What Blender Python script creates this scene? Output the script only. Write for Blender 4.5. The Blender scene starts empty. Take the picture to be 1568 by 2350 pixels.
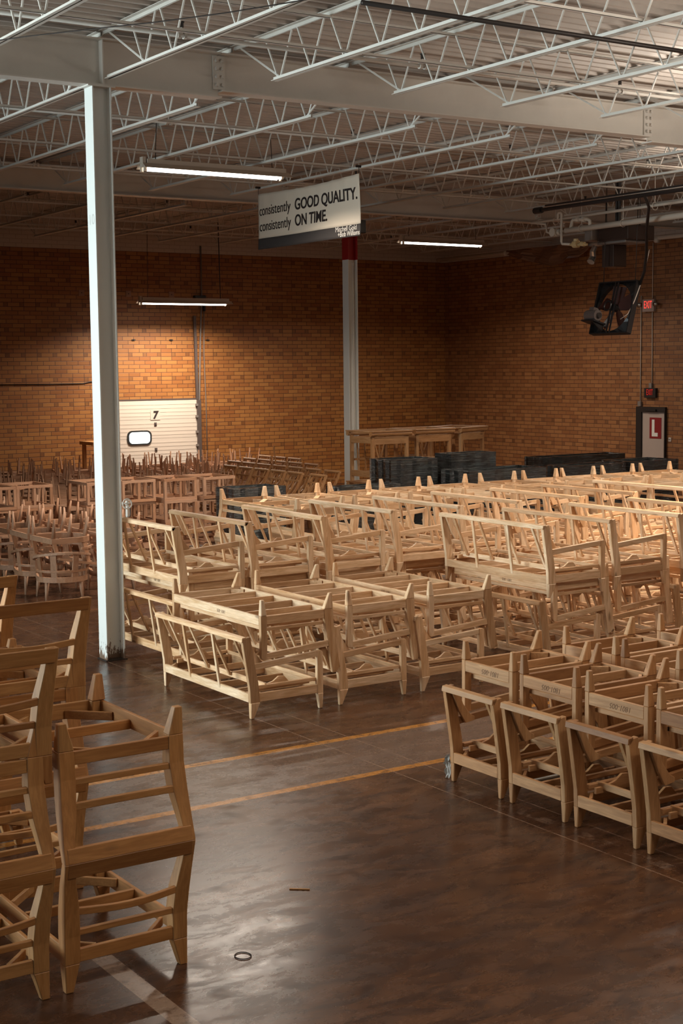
import bpy, bmesh, math, random
from mathutils import Vector, Matrix
R_ = random.Random(7)
PI = math.pi
S = bpy.context.scene
COL = S.collection

# ------------------------------------------------------------------ camera
CAM_H = 3.25
F_PX = 3382.0
YAW, PITCH, ROLL = 0.58190439, 0.09835995, -0.0106432
fw = Vector((math.sin(YAW) * math.cos(PITCH), math.cos(YAW) * math.cos(PITCH), -math.sin(PITCH)))
rt = Vector((math.cos(YAW), -math.sin(YAW), 0))
up = rt.cross(fw)
rt2 = math.cos(ROLL) * rt + math.sin(ROLL) * up
up2 = -math.sin(ROLL) * rt + math.cos(ROLL) * up
cd = bpy.data.cameras.new('camera')
cam = bpy.data.objects.new('camera', cd)
COL.objects.link(cam)
m = Matrix((rt2, up2, -fw)).transposed().to_4x4()
m.translation = Vector((0, 0, CAM_H))
cam.matrix_world = m
cd.sensor_fit = 'VERTICAL'
cd.sensor_height = 36.0
cd.lens = F_PX / 2350.0 * 36.0
cd.clip_end = 200
S.camera = cam


def proj(p):
    d = Vector(p) - Vector((0, 0, CAM_H))
    z = d.dot(fw)
    if z < 0.3:
        return None
    return (784 + F_PX * d.dot(rt2) / z, 1175 - F_PX * d.dot(up2) / z)


def in_view(pts, mx=60):
    for p in pts:
        q = proj(p)
        if q and -mx < q[0] < 1568 + mx and -mx < q[1] < 2350 + mx:
            return True
    return False


# ------------------------------------------------------------------ world, light, exposure
S.view_settings.view_transform = 'Standard'
S.view_settings.look = 'None'
S.view_settings.gamma = 1.0
S.view_settings.exposure = 0.0
S.view_settings.use_curve_mapping = False
w = bpy.data.worlds.new('world')
S.world = w
w.use_nodes = True
w.node_tree.nodes['Background'].inputs[0].default_value = (1.0, 0.66, 0.46, 1)
w.node_tree.nodes['Background'].inputs[1].default_value = AMBIENT = 0.016


def area_light(name, loc, rot, sx, sy, power, color, spread=PI):
    d = bpy.data.lights.new(name, 'AREA')
    d.shape = 'RECTANGLE'
    d.size, d.size_y = sx, sy
    d.energy = power
    d.color = color
    d.spread = spread
    o = bpy.data.objects.new(name, d)
    COL.objects.link(o)
    o.location = loc
    o.rotation_euler = rot
    return o


LAMP_W = 300.0
UPK = 0.78
UP_COL = (1.0, 0.92, 0.82)
LAMP_COL = (1.0, 0.87, 0.73)
LAMP_SPREAD = math.radians(152)
# cool daylight read from the left; its dock openings are added, out of view
DAY = (0.80, 0.96, 1.0)
area_light('unseen_daylight', (-5.8, 16.0, 3.3), (0, -PI / 2, math.radians(-18)), 5.6, 7.0, 740, DAY, math.radians(86))
area_light('unseen_daylight', (-5.8, 2.0, 2.6), (0, -PI / 2, 0), 4.0, 5.0, 60, DAY, math.radians(130))  # weak fill added near the camera


# ------------------------------------------------------------------ mesh helpers
def prism(bm, pts, axis, a, b):
    n = len(pts)
    def P(q, t):
        if axis == 'x': return (t, q[0], q[1])
        if axis == 'y': return (q[0], t, q[1])
        return (q[0], q[1], t)
    v0 = [bm.verts.new(P(q, a)) for q in pts]
    v1 = [bm.verts.new(P(q, b)) for q in pts]
    bm.faces.new(v0)
    bm.faces.new(list(reversed(v1)))
    for i in range(n):
        j = (i + 1) % n
        bm.faces.new((v0[i], v1[i], v1[j], v0[j]))
    return v0 + v1


def box(bm, x0, x1, y0, y1, z0, z1):
    return prism(bm, [(x0, y0), (x1, y0), (x1, y1), (x0, y1)], 'z', z0, z1)


def bar(bm, p0, p1, wd, h, upv=(0, 0, 1), w2=None, h2=None):
    p0, p1 = Vector(p0), Vector(p1)
    d = (p1 - p0).normalized()
    u = Vector(upv)
    s = d.cross(u)
    if s.length < 1e-4:
        s = d.cross(Vector((1, 0, 0)))
    s.normalize()
    u = s.cross(d).normalized()
    w2 = wd if w2 is None else w2
    h2 = h if h2 is None else h2
    a = [bm.verts.new(p0 + s * (sx * wd / 2) + u * (sy * h / 2)) for sx, sy in ((-1, -1), (1, -1), (1, 1), (-1, 1))]
    b = [bm.verts.new(p1 + s * (sx * w2 / 2) + u * (sy * h2 / 2)) for sx, sy in ((-1, -1), (1, -1), (1, 1), (-1, 1))]
    bm.faces.new(a)
    bm.faces.new(list(reversed(b)))
    for i in range(4):
        j = (i + 1) % 4
        bm.faces.new((a[i], b[i], b[j], a[j]))


def tube(bm, pts, r, n=8, r2=None, caps=True):
    pts = [Vector(p) for p in pts]
    rings = []
    m_ = len(pts)
    prev = None
    for i, p in enumerate(pts):
        d = (pts[min(i + 1, m_ - 1)] - pts[max(i - 1, 0)]).normalized()
        u = prev if prev is not None else (Vector((0, 0, 1)) if abs(d.z) < 0.9 else Vector((1, 0, 0)))
        s = d.cross(u)
        if s.length < 1e-4:
            u = Vector((0, 1, 0)); s = d.cross(u)
        s.normalize()
        u = s.cross(d).normalized()
        prev = u
        rr = r if r2 is None else r + (r2 - r) * i / (m_ - 1)
        rings.append([bm.verts.new(p + (s * math.cos(2 * PI * k / n) + u * math.sin(2 * PI * k / n)) * rr) for k in range(n)])
    for a, b in zip(rings, rings[1:]):
        for k in range(n):
            j = (k + 1) % n
            bm.faces.new((a[k], a[j], b[j], b[k]))
    if caps:
        bm.faces.new(list(reversed(rings[0])))
        bm.faces.new(rings[-1])


def strip(bm, pts, wd, th, side=(0, 1, 0)):
    """a bent board following pts: wd across `side`, th the other way"""
    pts = [Vector(p) for p in pts]
    sd = Vector(side).normalized()
    rings = []
    m_ = len(pts)
    for i, p in enumerate(pts):
        d = (pts[min(i + 1, m_ - 1)] - pts[max(i - 1, 0)]).normalized()
        u = d.cross(sd).normalized()
        rings.append([bm.verts.new(p + sd * (a * wd / 2) + u * (b * th / 2)) for a, b in ((-1, -1), (1, -1), (1, 1), (-1, 1))])
    for a, b in zip(rings, rings[1:]):
        for k in range(4):
            j = (k + 1) % 4
            bm.faces.new((a[k], a[j], b[j], b[k]))
    bm.faces.new(list(reversed(rings[0])))
    bm.faces.new(rings[-1])


def new_mesh(name, fn, mat, bevel=0.0, smooth=False):
    bm = bmesh.new()
    fn(bm)
    bmesh.ops.recalc_face_normals(bm, faces=bm.faces)
    if bevel:
        bmesh.ops.bevel(bm, geom=list(bm.edges), offset=bevel, segments=1, affect='EDGES', clamp_overlap=True)
    me = bpy.data.meshes.new(name)
    bm.to_mesh(me)
    bm.free()
    me.materials.append(mat)
    if smooth:
        me.shade_smooth()
    return me


def obj(name, fn, mat, parent=None, bevel=0.0, smooth=False, **props):
    o = bpy.data.objects.new(name, new_mesh(name, fn, mat, bevel, smooth))
    COL.objects.link(o)
    if parent is not None:
        o.parent = parent
    for k, v in props.items():
        o[k] = v
    return o


def tag(o, label=None, category=None, group=None, kind=None):
    if label: o['label'] = label
    if category: o['category'] = category
    if group: o['group'] = group
    if kind: o['kind'] = kind
    return o


def empty(name, loc=(0, 0, 0), rot=(0, 0, 0)):
    o = bpy.data.objects.new(name, None)
    o.empty_display_size = 0.1
    COL.objects.link(o)
    o.location = loc
    o.rotation_euler = rot
    return o


USED = set()
def place(proto, loc, rot, label, category, group):
    """first use moves the prototype itself; later ones copy the thing with its parts and sub-parts"""
    if proto.name not in USED:
        USED.add(proto.name)
        r = proto
    else:
        r = proto.copy()
        COL.objects.link(r)
        for ch in PARTS[proto.name]:
            c = ch[0].copy()
            COL.objects.link(c)
            c.parent = r
            for g in ch[1]:
                d = g.copy()
                COL.objects.link(d)
                d.parent = c
    r.location = loc
    r.rotation_euler = rot
    tag(r, label, category, group)
    return r


PARTS = {}
def finish(proto):
    kids = [o for o in bpy.data.objects if o.parent == proto]
    PARTS[proto.name] = [(k, [g for g in bpy.data.objects if g.parent == k]) for k in kids]
    return proto


ORD = ['nearest', 'second', 'third', 'fourth', 'fifth', 'sixth', 'seventh', 'eighth', 'ninth', 'tenth', 'eleventh', 'twelfth', 'thirteenth', 'fourteenth', 'fifteenth', 'sixteenth']
def nth(i, first='first'):
    return first if i == 0 else ORD[i]


# ------------------------------------------------------------------ materials
def mat(name, col=(0.5, 0.5, 0.5), rough=0.6, metal=0.0, emit=None, estr=1.0):
    m_ = bpy.data.materials.new(name)
    m_.use_nodes = True
    b = m_.node_tree.nodes['Principled BSDF']
    b.inputs['Base Color'].default_value = (*col, 1)
    b.inputs['Roughness'].default_value = rough
    b.inputs['Metallic'].default_value = metal
    if emit:
        b.inputs['Emission Color'].default_value = (*emit, 1)
        b.inputs['Emission Strength'].default_value = estr
    return m_


class NT:
    def __init__(self, m_):
        self.t = m_.node_tree
        self.b = self.t.nodes['Principled BSDF']
    def n(self, typ, **kw):
        nd = self.t.nodes.new(typ)
        for k, v in kw.items():
            setattr(nd, k, v)
        return nd
    def l(self, a, b):
        self.t.links.new(a, b)
    def math(self, op, a, b=None, c=None):
        nd = self.n('ShaderNodeMath', operation=op)
        for i, v in enumerate((a, b, c)):
            if v is None: continue
            if isinstance(v, (int, float)): nd.inputs[i].default_value = v
            else: self.l(v, nd.inputs[i])
        return nd.outputs[0]
    def mix(self, fac, a, b, blend='MIX'):
        nd = self.n('ShaderNodeMix', data_type='RGBA', blend_type=blend)
        for i, v in ((0, fac), (6, a), (7, b)):
            if isinstance(v, (int, float)): nd.inputs[i].default_value = v
            elif isinstance(v, tuple): nd.inputs[i].default_value = (*v, 1)
            else: self.l(v, nd.inputs[i])
        return nd.outputs[2]
    def noise(self, vec, scale, detail=4, rough=0.55, dist=0.0):
        nd = self.n('ShaderNodeTexNoise')
        nd.inputs['Scale'].default_value = scale
        nd.inputs['Detail'].default_value = detail
        nd.inputs['Roughness'].default_value = rough
        nd.inputs['Distortion'].default_value = dist
        if vec is not None: self.l(vec, nd.inputs['Vector'])
        return nd.outputs[0]
    def ramp(self, f, stops):
        nd = self.n('ShaderNodeValToRGB')
        e = nd.color_ramp.elements
        while len(e) < len(stops): e.new(0.5)
        for i, (p, c) in enumerate(stops):
            e[i].position = p
            e[i].color = (*c, 1) if isinstance(c, tuple) else (c, c, c, 1)
        self.l(f, nd.inputs[0])
        return nd.outputs[0]
    def mapping(self, vec, scale, loc=None):
        nd = self.n('ShaderNodeMapping')
        nd.inputs['Scale'].default_value = scale
        self.l(vec, nd.inputs['Vector'])
        if loc is not None: self.l(loc, nd.inputs['Location'])
        return nd.outputs[0]
    def bump(self, h, strength=0.2, dist=0.01):
        nd = self.n('ShaderNodeBump')
        nd.inputs['Strength'].default_value = strength
        nd.inputs['Distance'].default_value = dist
        self.l(h, nd.inputs['Height'])
        self.l(nd.outputs[0], self.b.inputs['Normal'])


def wood(name, axis, light, dark, knots=True):
    m_ = mat(name, light, 0.55)
    N = NT(m_)
    tc = N.n('ShaderNodeTexCoord').outputs['Object']
    oi = N.n('ShaderNodeObjectInfo').outputs['Random']
    off = N.n('ShaderNodeCombineXYZ')
    N.l(N.math('MULTIPLY', oi, 37.0), off.inputs[0])
    N.l(N.math('MULTIPLY', oi, 91.0), off.inputs[1])
    N.l(N.math('MULTIPLY', oi, 53.0), off.inputs[2])
    sc = {'x': (1.2, 14, 14), 'y': (14, 1.2, 14), 'z': (14, 14, 1.2)}[axis]
    v = N.mapping(tc, sc, off.outputs[0])
    g = N.noise(v, 1.6, 5, 0.6, 1.2)
    f = N.noise(N.mapping(tc, tuple(q * 5 for q in sc), off.outputs[0]), 1.5, 3)
    c = N.mix(N.ramp(g, [(0.32, 0.0), (0.68, 1.0)]), light, dark)
    c = N.mix(N.math('MULTIPLY', N.ramp(f, [(0.35, 0.0), (0.75, 1.0)]), 0.35), c, tuple(q * 0.55 for q in dark))
    # board to board tone
    var = N.ramp(N.math('FRACT', N.math('MULTIPLY', oi, 17.31)), [(0.0, (0.60, 0.52, 0.44)), (0.22, (1.0, 0.93, 0.84)), (0.6, (1.0, 1.0, 1.0)), (1.0, (1.0, 1.06, 1.12))])
    c = N.mix(1.0, c, var, 'MULTIPLY')
    if knots:
        vo = N.n('ShaderNodeTexVoronoi')
        vo.inputs['Scale'].default_value = 1.6
        N.l(N.mapping(tc, tuple(1.0 if q < 2 else 3.2 for q in sc), off.outputs[0]), vo.inputs['Vector'])
        k = N.ramp(vo.outputs['Distance'], [(0.0, 1.0), (0.07, 0.8), (0.12, 0.0)])
        c = N.mix(N.math('MULTIPLY', k, 0.75), c, (0.16, 0.075, 0.03))
    N.l(c, N.b.inputs['Base Color'])
    N.bump(f, 0.12, 0.002)
    return m_


PALE_L, PALE_D = (0.83, 0.59, 0.385), (0.56, 0.32, 0.15)
WARM_L, WARM_D = (0.52, 0.255, 0.085), (0.36, 0.155, 0.045)
ROSE_L, ROSE_D = (0.54, 0.31, 0.19), (0.40, 0.21, 0.12)
WD = {a: wood('pale_poplar_' + a, a, PALE_L, PALE_D) for a in 'xyz'}
WW = {a: wood('honey_maple_' + a, a, WARM_L, WARM_D) for a in 'xyz'}
WR = {a: wood('pinkish_beech_' + a, a, ROSE_L, ROSE_D, False) for a in 'xyz'}


def steel_paint(name, col, rough=0.45, dirt=0.25):
    m_ = mat(name, col, rough)
    N = NT(m_)
    tc = N.n('ShaderNodeTexCoord').outputs['Object']
    a = N.noise(tc, 2.3, 5, 0.6)
    c = N.mix(N.math('MULTIPLY', N.ramp(a, [(0.45, 0.0), (0.8, 1.0)]), dirt), col, tuple(q * 0.62 for q in col))
    N.l(c, N.b.inputs['Base Color'])
    return m_


WHITE = steel_paint('white_painted_steel', (0.62, 0.58, 0.52))
WHITE_B = steel_paint('white_painted_girder', (0.60, 0.555, 0.49))
BLACK = mat('black_metal', (0.012, 0.010, 0.010), 0.4)
DARKSTEEL = mat('dark_steel', (0.05, 0.04, 0.035), 0.45, 0.6)
GREY = mat('grey_metal', (0.22, 0.19, 0.17), 0.5, 0.3)
PIPE = steel_paint('cream_pipe_paint', (0.55, 0.48, 0.40), 0.5)
CHROME = mat('bare_metal', (0.5, 0.48, 0.45), 0.25, 0.9)
INK = mat('black_ink', (0.02, 0.012, 0.010), 0.7)
REDL = mat('red_sign_light', (0.5, 0.02, 0.02), 0.5, emit=(1.0, 0.07, 0.05), estr=1.1)
REDDIM = mat('dim_red_letters', (0.5, 0.01, 0.01), 0.5, emit=(1.0, 0.02, 0.01), estr=0.22)


def column_mat():
    m_ = mat('white_column_paint', (0.70, 0.70, 0.66), 0.4)
    N = NT(m_)
    tc = N.n('ShaderNodeTexCoord').outputs['Object']
    sep = N.n('ShaderNodeSeparateXYZ')
    N.l(tc, sep.inputs[0])
    z = sep.outputs[2]
    nz = N.noise(N.mapping(tc, (30, 30, 9)), 1.0, 6, 0.7)
    low = N.ramp(z, [(0.0, 1.0), (0.06, 0.72), (0.35, 0.28), (0.9, 0.0)])
    k = N.math('GREATER_THAN', N.math('ADD', N.math('MULTIPLY', low, 0.55), nz), 0.86)
    c = N.mix(k, (0.70, 0.70, 0.66), (0.16, 0.10, 0.065))
    N.l(c, N.b.inputs['Base Color'])
    return m_


COLM = column_mat()


def brick_mat(name, haxis, base1, base2, mortar):
    """12 x 4 inch glazed brick: running bond, every sixth course alternating stretchers and dark square headers"""
    m_ = mat(name, base1, 0.5)
    N = NT(m_)
    tc = N.n('ShaderNodeTexCoord').outputs['Object']
    sep = N.n('ShaderNodeSeparateXYZ')
    N.l(tc, sep.inputs[0])
    u = sep.outputs[haxis]
    z = sep.outputs[2]
    C = 0.1016
    cz = N.math('DIVIDE', z, C)
    row = N.math('FLOOR', cz)
    fz = N.math('FRACT', cz)
    hdr = N.math('LESS_THAN', N.math('ABSOLUTE', N.math('SUBTRACT', N.math('FLOORED_MODULO', N.math('ADD', row, 1.0), 6.0), 0.0)), 0.5)
    # plain rows
    pu = N.math('ADD', N.math('DIVIDE', u, 3 * C), N.math('MULTIPLY', N.math('FLOORED_MODULO', row, 2.0), 0.5))
    pu = N.math('ADD', pu, 100.0)
    pf = N.math('FRACT', pu)
    pid = N.math('FLOOR', pu)
    # header rows, period four modules, the last one the header
    hu = N.math('ADD', N.math('DIVIDE', u, 4 * C), 100.0)
    hf = N.math('MULTIPLY', N.math('FRACT', hu), 4.0)
    ish = N.math('GREATER_THAN', hf, 3.0)
    hloc = N.math('ADD', N.math('MULTIPLY', N.math('SUBTRACT', 1.0, ish), N.math('DIVIDE', hf, 3.0)), N.math('MULTIPLY', ish, N.math('FRACT', hf)))
    hid = N.math('ADD', N.math('MULTIPLY', N.math('FLOOR', hu), 2.0), ish)
    hw = N.math('SUBTRACT', 3.0, N.math('MULTIPLY', ish, 2.0))
    fu = N.math('ADD', N.math('MULTIPLY', hdr, hloc), N.math('MULTIPLY', N.math('SUBTRACT', 1.0, hdr), pf))
    bid = N.math('ADD', N.math('MULTIPLY', hdr, hid), N.math('MULTIPLY', N.math('SUBTRACT', 1.0, hdr), pid))
    wid = N.math('ADD', N.math('MULTIPLY', hdr, hw), N.math('MULTIPLY', N.math('SUBTRACT', 1.0, hdr), 3.0))
    # distance to brick edge in modules
    du = N.math('MULTIPLY', N.math('MINIMUM', fu, N.math('SUBTRACT', 1.0, fu)), wid)
    dz = N.math('MINIMUM', fz, N.math('SUBTRACT', 1.0, fz))
    d = N.math('MINIMUM', du, dz)
    wob = N.noise(tc, 9.0, 3)
    d = N.math('ADD', d, N.math('MULTIPLY', N.math('SUBTRACT', wob, 0.5), 0.03))
    mort = N.ramp(d, [(0.045, 1.0), (0.085, 0.0)])
    wn = N.n('ShaderNodeTexWhiteNoise', noise_dimensions='2D')
    cb = N.n('ShaderNodeCombineXYZ')
    N.l(bid, cb.inputs[0]); N.l(row, cb.inputs[1])
    N.l(cb.outputs[0], wn.inputs['Vector'])
    rnd = wn.outputs['Value']
    c = N.mix(N.ramp(rnd, [(0.1, 0.0), (0.95, 1.0)]), base1, base2)
    isdark = N.math('MULTIPLY', N.math('MULTIPLY', hdr, ish), 0.5)
    c = N.mix(isdark, c, tuple(q * 0.38 for q in base2))
    # old water stains and grime with a shape of their own
    st = N.noise(tc, 0.33, 5, 0.62, 0.4)
    c = N.mix(N.math('MULTIPLY', N.ramp(st, [(0.5, 0.0), (0.72, 1.0)]), 0.4), c, tuple(q * 0.5 for q in base2))
    crack = N.noise(tc, 0.8, 6, 0.7, 1.5)
    ck = N.ramp(crack, [(0.47, 0.0), (0.5, 1.0), (0.53, 0.0)])
    mcol = N.mix(N.math('MULTIPLY', ck, 0.8), mortar, tuple(q * 0.4 for q in mortar))
    c = N.mix(mort, c, mcol)
    # painted band above the brick
    band = N.math('GREATER_THAN', z, 6.20)
    c = N.mix(band, c, N.mix(N.math('MULTIPLY', mort, 0.5), (0.50, 0.42, 0.35), (0.25, 0.19, 0.15)))
    N.l(c, N.b.inputs['Base Color'])
    N.bump(N.math('SUBTRACT', 1.0, mort), 0.3, 0.006)
    return m_


BRICK_B = brick_mat('glazed_orange_brick_back', 0, (0.36, 0.152, 0.038), (0.27, 0.096, 0.022), (0.09, 0.03, 0.012))
BRICK_R = brick_mat('glazed_orange_brick_right', 1, (0.3, 0.128, 0.044), (0.22, 0.083, 0.026), (0.085, 0.03, 0.015))


def floor_mat():
    m_ = mat('stained_polished_concrete', (0.1, 0.05, 0.03), 0.35)
    N = NT(m_)
    tc = N.n('ShaderNodeTexCoord').outputs['Object']
    sep = N.n('ShaderNodeSeparateXYZ')
    N.l(tc, sep.inputs[0])
    x, y = sep.outputs[0], sep.outputs[1]
    a = N.noise(tc, 0.7, 8, 0.62, 0.6)
    b = N.noise(N.mapping(tc, (1.0, 2.2, 1.0)), 2.6, 7, 0.7, 0.8)
    c = N.mix(N.ramp(a, [(0.35, 0.0), (0.65, 1.0)]), (0.118, 0.052, 0.024), (0.06, 0.025, 0.012))
    c = N.mix(N.math('MULTIPLY', N.ramp(b, [(0.44, 0.0), (0.60, 1.0)]), 0.85), c, (0.036, 0.016, 0.01))
    # greyer lane between the two painted lines
    def band(v, lo, hi):
        return N.math('MULTIPLY', N.math('GREATER_THAN', v, lo), N.math('LESS_THAN', v, hi))
    lane = N.math('MULTIPLY', band(y, 9.55, 10.56), 0.55)
    c = N.mix(lane, c, N.mix(b, (0.19, 0.14, 0.115), (0.115, 0.075, 0.055)))
    wear = N.ramp(N.noise(tc, 11.0, 6, 0.75), [(0.36, 0.15), (0.5, 1.0)])
    org = N.math('MAXIMUM', band(y, 9.48, 9.57), band(y, 10.54, 10.63))
    c = N.mix(N.math('MULTIPLY', N.math('MULTIPLY', org, wear), 0.9), c, (0.42, 0.17, 0.03))
    wl = N.math('MULTIPLY', band(x, 3.15, 3.27), band(y, 4.0, 7.35))
    c = N.mix(N.math('MULTIPLY', N.math('MULTIPLY', wl, wear), 0.55), c, (0.42, 0.30, 0.22))
    wl2 = N.math('MULTIPLY', band(x, 6.80, 6.90), band(y, 5.0, 9.3))
    wear2 = N.ramp(N.noise(tc, 3.5, 7, 0.8), [(0.5, 0.0), (0.62, 1.0)])
    c = N.mix(N.math('MULTIPLY', N.math('MULTIPLY', wl2, wear2), 0.5), c, (0.30, 0.19, 0.13))
    # saw-cut joints
    j = N.math('MAXIMUM', band(x, 6.705, 6.716), band(x, 7.03, 7.039))
    j2 = N.math('MAXIMUM', band(y, 12.0, 12.01), band(x, 11.6, 11.61))
    j = N.math('MAXIMUM', j, j2)
    c = N.mix(N.math('MULTIPLY', j, N.ramp(b, [(0.3, 0.2), (0.6, 0.75)])), c, (0.30, 0.19, 0.13))
    # fine scratches
    sc = N.noise(N.mapping(tc, (1, 1, 1)), 3.0, 2, 0.5, 3.0)
    scr = N.ramp(sc, [(0.495, 0.0), (0.5, 1.0), (0.505, 0.0)])
    c = N.mix(N.math('MULTIPLY', scr, 0.35), c, (0.05, 0.025, 0.015))
    N.l(c, N.b.inputs['Base Color'])
    r = N.ramp(N.noise(N.mapping(tc, (1.0, 1.8, 1.0)), 3.2, 10, 0.72, 0.4), [(0.34, 0.19), (0.68, 0.35)])
    N.l(r, N.b.inputs['Roughness'])
    N.b.inputs['Specular IOR Level'].default_value = 0.33
    return m_


FLOOR = floor_mat()
DECK = steel_paint('white_deck_paint', (0.50, 0.44, 0.385), 0.55, 0.5)


def wrap_mat():
    m_ = mat('black_stretch_film', (0.006, 0.006, 0.006), 0.2)
    N = NT(m_)
    N.b.inputs['Coat Weight'].default_value = 0.6
    N.b.inputs['Specular IOR Level'].default_value = 0.8
    tc = N.n('ShaderNodeTexCoord').outputs['Object']
    h = N.noise(N.mapping(tc, (1.2, 1.2, 26)), 1.6, 6, 0.7, 0.6)
    N.l(N.ramp(h, [(0.3, 0.12), (0.7, 0.38)]), N.b.inputs['Roughness'])
    N.l(N.mix(N.ramp(h, [(0.54, 0.0), (0.78, 1.0)]), (0.004, 0.005, 0.005), (0.08, 0.105, 0.10)), N.b.inputs['Base Color'])  # pale greenish streaks put the film's shine into its base colour
    N.bump(h, 0.9, 0.03)
    return m_


WRAP = wrap_mat()
# ------------------------------------------------------------------ the setting
BX, BY, TOPZ = 26.24, 34.3, 6.93


def struct(name, fn, m_, parent=None, bevel=0.0):
    o = obj(name, fn, m_, parent, bevel)
    if parent is None:
        o['kind'] = 'structure'
    return o


struct('floor', lambda bm: box(bm, -6.2, BX + 0.3, -4, BY + 0.3, -0.2, 0.0), FLOOR)
struct('wall_back', lambda bm: box(bm, -6.2, BX, BY, BY + 0.3, 0, 7.3), BRICK_B)
struct('wall_right', lambda bm: box(bm, BX, BX + 0.3, -4, BY + 0.3, 0, 7.3), BRICK_R)
PLASTER = mat('left_wall_paint', (0.45, 0.38, 0.31), 0.8)


def left_wall(bm):
    # unseen wall; its two wide dock openings are added where the daylight stands
    box(bm, -6.2, -6.0, -4, -0.5, 0, 7.3)
    box(bm, -6.2, -6.0, 4.5, 10.5, 0, 7.3)
    box(bm, -6.2, -6.0, 19.5, BY, 0, 7.3)
    box(bm, -6.2, -6.0, -0.5, 4.5, 4.6, 7.3)
    box(bm, -6.2, -6.0, 10.5, 19.5, 6.1, 7.3)


struct('wall_left', left_wall, PLASTER)


def deck(bm):
    # corrugated roof deck, ribs running along x
    prof = []
    y = -4.0
    while y < BY:
        prof += [(y, 6.90), (y + 0.05, 6.90), (y + 0.075, 6.95), (y + 0.175, 6.95)]
        y += 0.20
    prof = [(a, min(b, 6.95)) for a, b in prof] + [(BY, 6.90)]
    lo0 = [bm.verts.new((-6.2, a, b)) for a, b in prof]
    lo1 = [bm.verts.new((BX, a, b)) for a, b in prof]
    for i in range(len(prof) - 1):
        bm.faces.new((lo0[i], lo0[i + 1], lo1[i + 1], lo1[i]))
    t0 = [bm.verts.new((-6.2, -4.0, 7.1)), bm.verts.new((-6.2, BY, 7.1))]
    t1 = [bm.verts.new((BX, -4.0, 7.1)), bm.verts.new((BX, BY, 7.1))]
    bm.faces.new((t0[0], t1[0], t1[1], t0[1]))


struct('ceiling', deck, DECK)

# ---- steel frame: girders, columns, joists
GZ0, GZ1 = 6.30, 6.80


def make_girder(x0, x1, y, zb, label, stiff=()):
    g = empty('girder', ((x0 + x1) / 2, y, zb))
    tag(g, label, 'girder', 'steel girders under the roof')
    L = (x1 - x0) / 2 - 0.004
    H = GZ1 - zb
    obj('web', lambda bm: box(bm, -L, L, -0.006, 0.006, 0.015, H - 0.015), WHITE_B, g)
    obj('bottom_flange', lambda bm: box(bm, -L, L, -0.10, 0.10, 0, 0.016), WHITE, g)
    obj('top_flange', lambda bm: box(bm, -L, L, -0.10, 0.10, H - 0.016, H), WHITE_B, g)
    for sx in stiff:
        for sd in (-1, 1):
            a, b = sorted((sd * 0.007, sd * 0.098))
            obj('stiffener_plate', lambda bm: box(bm, sx - (x0 + x1) / 2 - 0.006, sx - (x0 + x1) / 2 + 0.006, a, b, 0.017, H - 0.017), WHITE, g)
    return g


def splice(x, y, label):
    s = empty('splice_plate', (x, y - 0.012, 6.40))
    tag(s, label, 'splice plate', 'bolted girder splices')
    obj('plate', lambda bm: box(bm, -0.075, 0.075, -0.018, 0.0, 0.0, 0.37), WHITE, s)
    for i in range(4):
        for sx in (-0.035, 0.035):
            obj('bolt', lambda bm: tube(bm, [(sx, -0.008, 0.05 + i * 0.09), (sx, -0.055, 0.05 + i * 0.09)], 0.022, 6), WHITE, s)


for row, y in enumerate((15.1, 24.8)):
    nm = ('front', 'rear')[row]
    segs = [(2.0, 8.31, GZ0, 'left end', (6.85,)), (8.31, 15.08, GZ0 + 0.07, 'middle span', ()), (15.08, 21.5 if row else 19.5, GZ0, 'right end', (16.60,)) ]
    if row:
        segs.append((21.5, 26.1, GZ0 + 0.07, 'span by the side wall', ()))
    for x0, x1, zb, w_, st in segs:
        make_girder(x0, x1, y, zb, 'white painted steel I-beam, %s of the %s girder line' % (w_, nm), st)
    for x, w_ in ((8.31, 'left'), (15.08, 'right')) + (((21.5, 'far right'),) if row else ()):
        splice(x, y, 'bolted splice plate at the %s joint of the %s girder' % (w_, nm))


def make_column(x, y, label, red=False):
    c = empty('steel_column', (x, y, 0))
    tag(c, label, 'column')
    hx, hy = 0.112, 0.105
    for sx in (-1, 1):
        a, b = sorted((sx * hx, sx * (hx - 0.014)))
        obj('flange', lambda bm: box(bm, a, b, -hy, hy, 0.012, GZ0 - 0.016), COLM, c, 0.001)
    obj('web', lambda bm: box(bm, -hx + 0.014, hx - 0.014, -0.005, 0.005, 0.012, GZ0 - 0.016), COLM, c)
    obj('base_plate', lambda bm: box(bm, -0.13, 0.13, -0.12, 0.12, 0, 0.012), DARKSTEEL, c)
    obj('cap_plate', lambda bm: box(bm, -0.16, 0.16, -0.11, 0.11, GZ0 - 0.016, GZ0 - 0.001), WHITE, c)
    if red:
        RED = mat('dark_red_paint', (0.30, 0.008, 0.008), 0.5)
        e = 0.003
        for sx in (-1, 1):
            a, b = sorted((sx * (hx + e), sx * (hx - 0.014 - e)))
            obj('red_band', lambda bm: box(bm, a, b, -hy - e, hy + e, 5.37, GZ0 - 0.02), RED, c)
        obj('red_band', lambda bm: box(bm, -hx + 0.017, hx - 0.017, -0.005 - e, 0.005 + e, 5.37, GZ0 - 0.02), RED, c)
    return c


col1 = make_column(6.825, 15.1, 'tall white steel column standing in the aisle between the stacks')
col2 = make_column(16.58, 24.8, 'white steel column with a dark red top behind the banner', red=True)
obj('joint_line', lambda bm: box(bm, -0.008, 0.008, -0.12, -0.105, 0.05, 5.3), WHITE, col2)

CHORD_B, CHORD_T = 6.37, 6.83
made = 0


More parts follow.
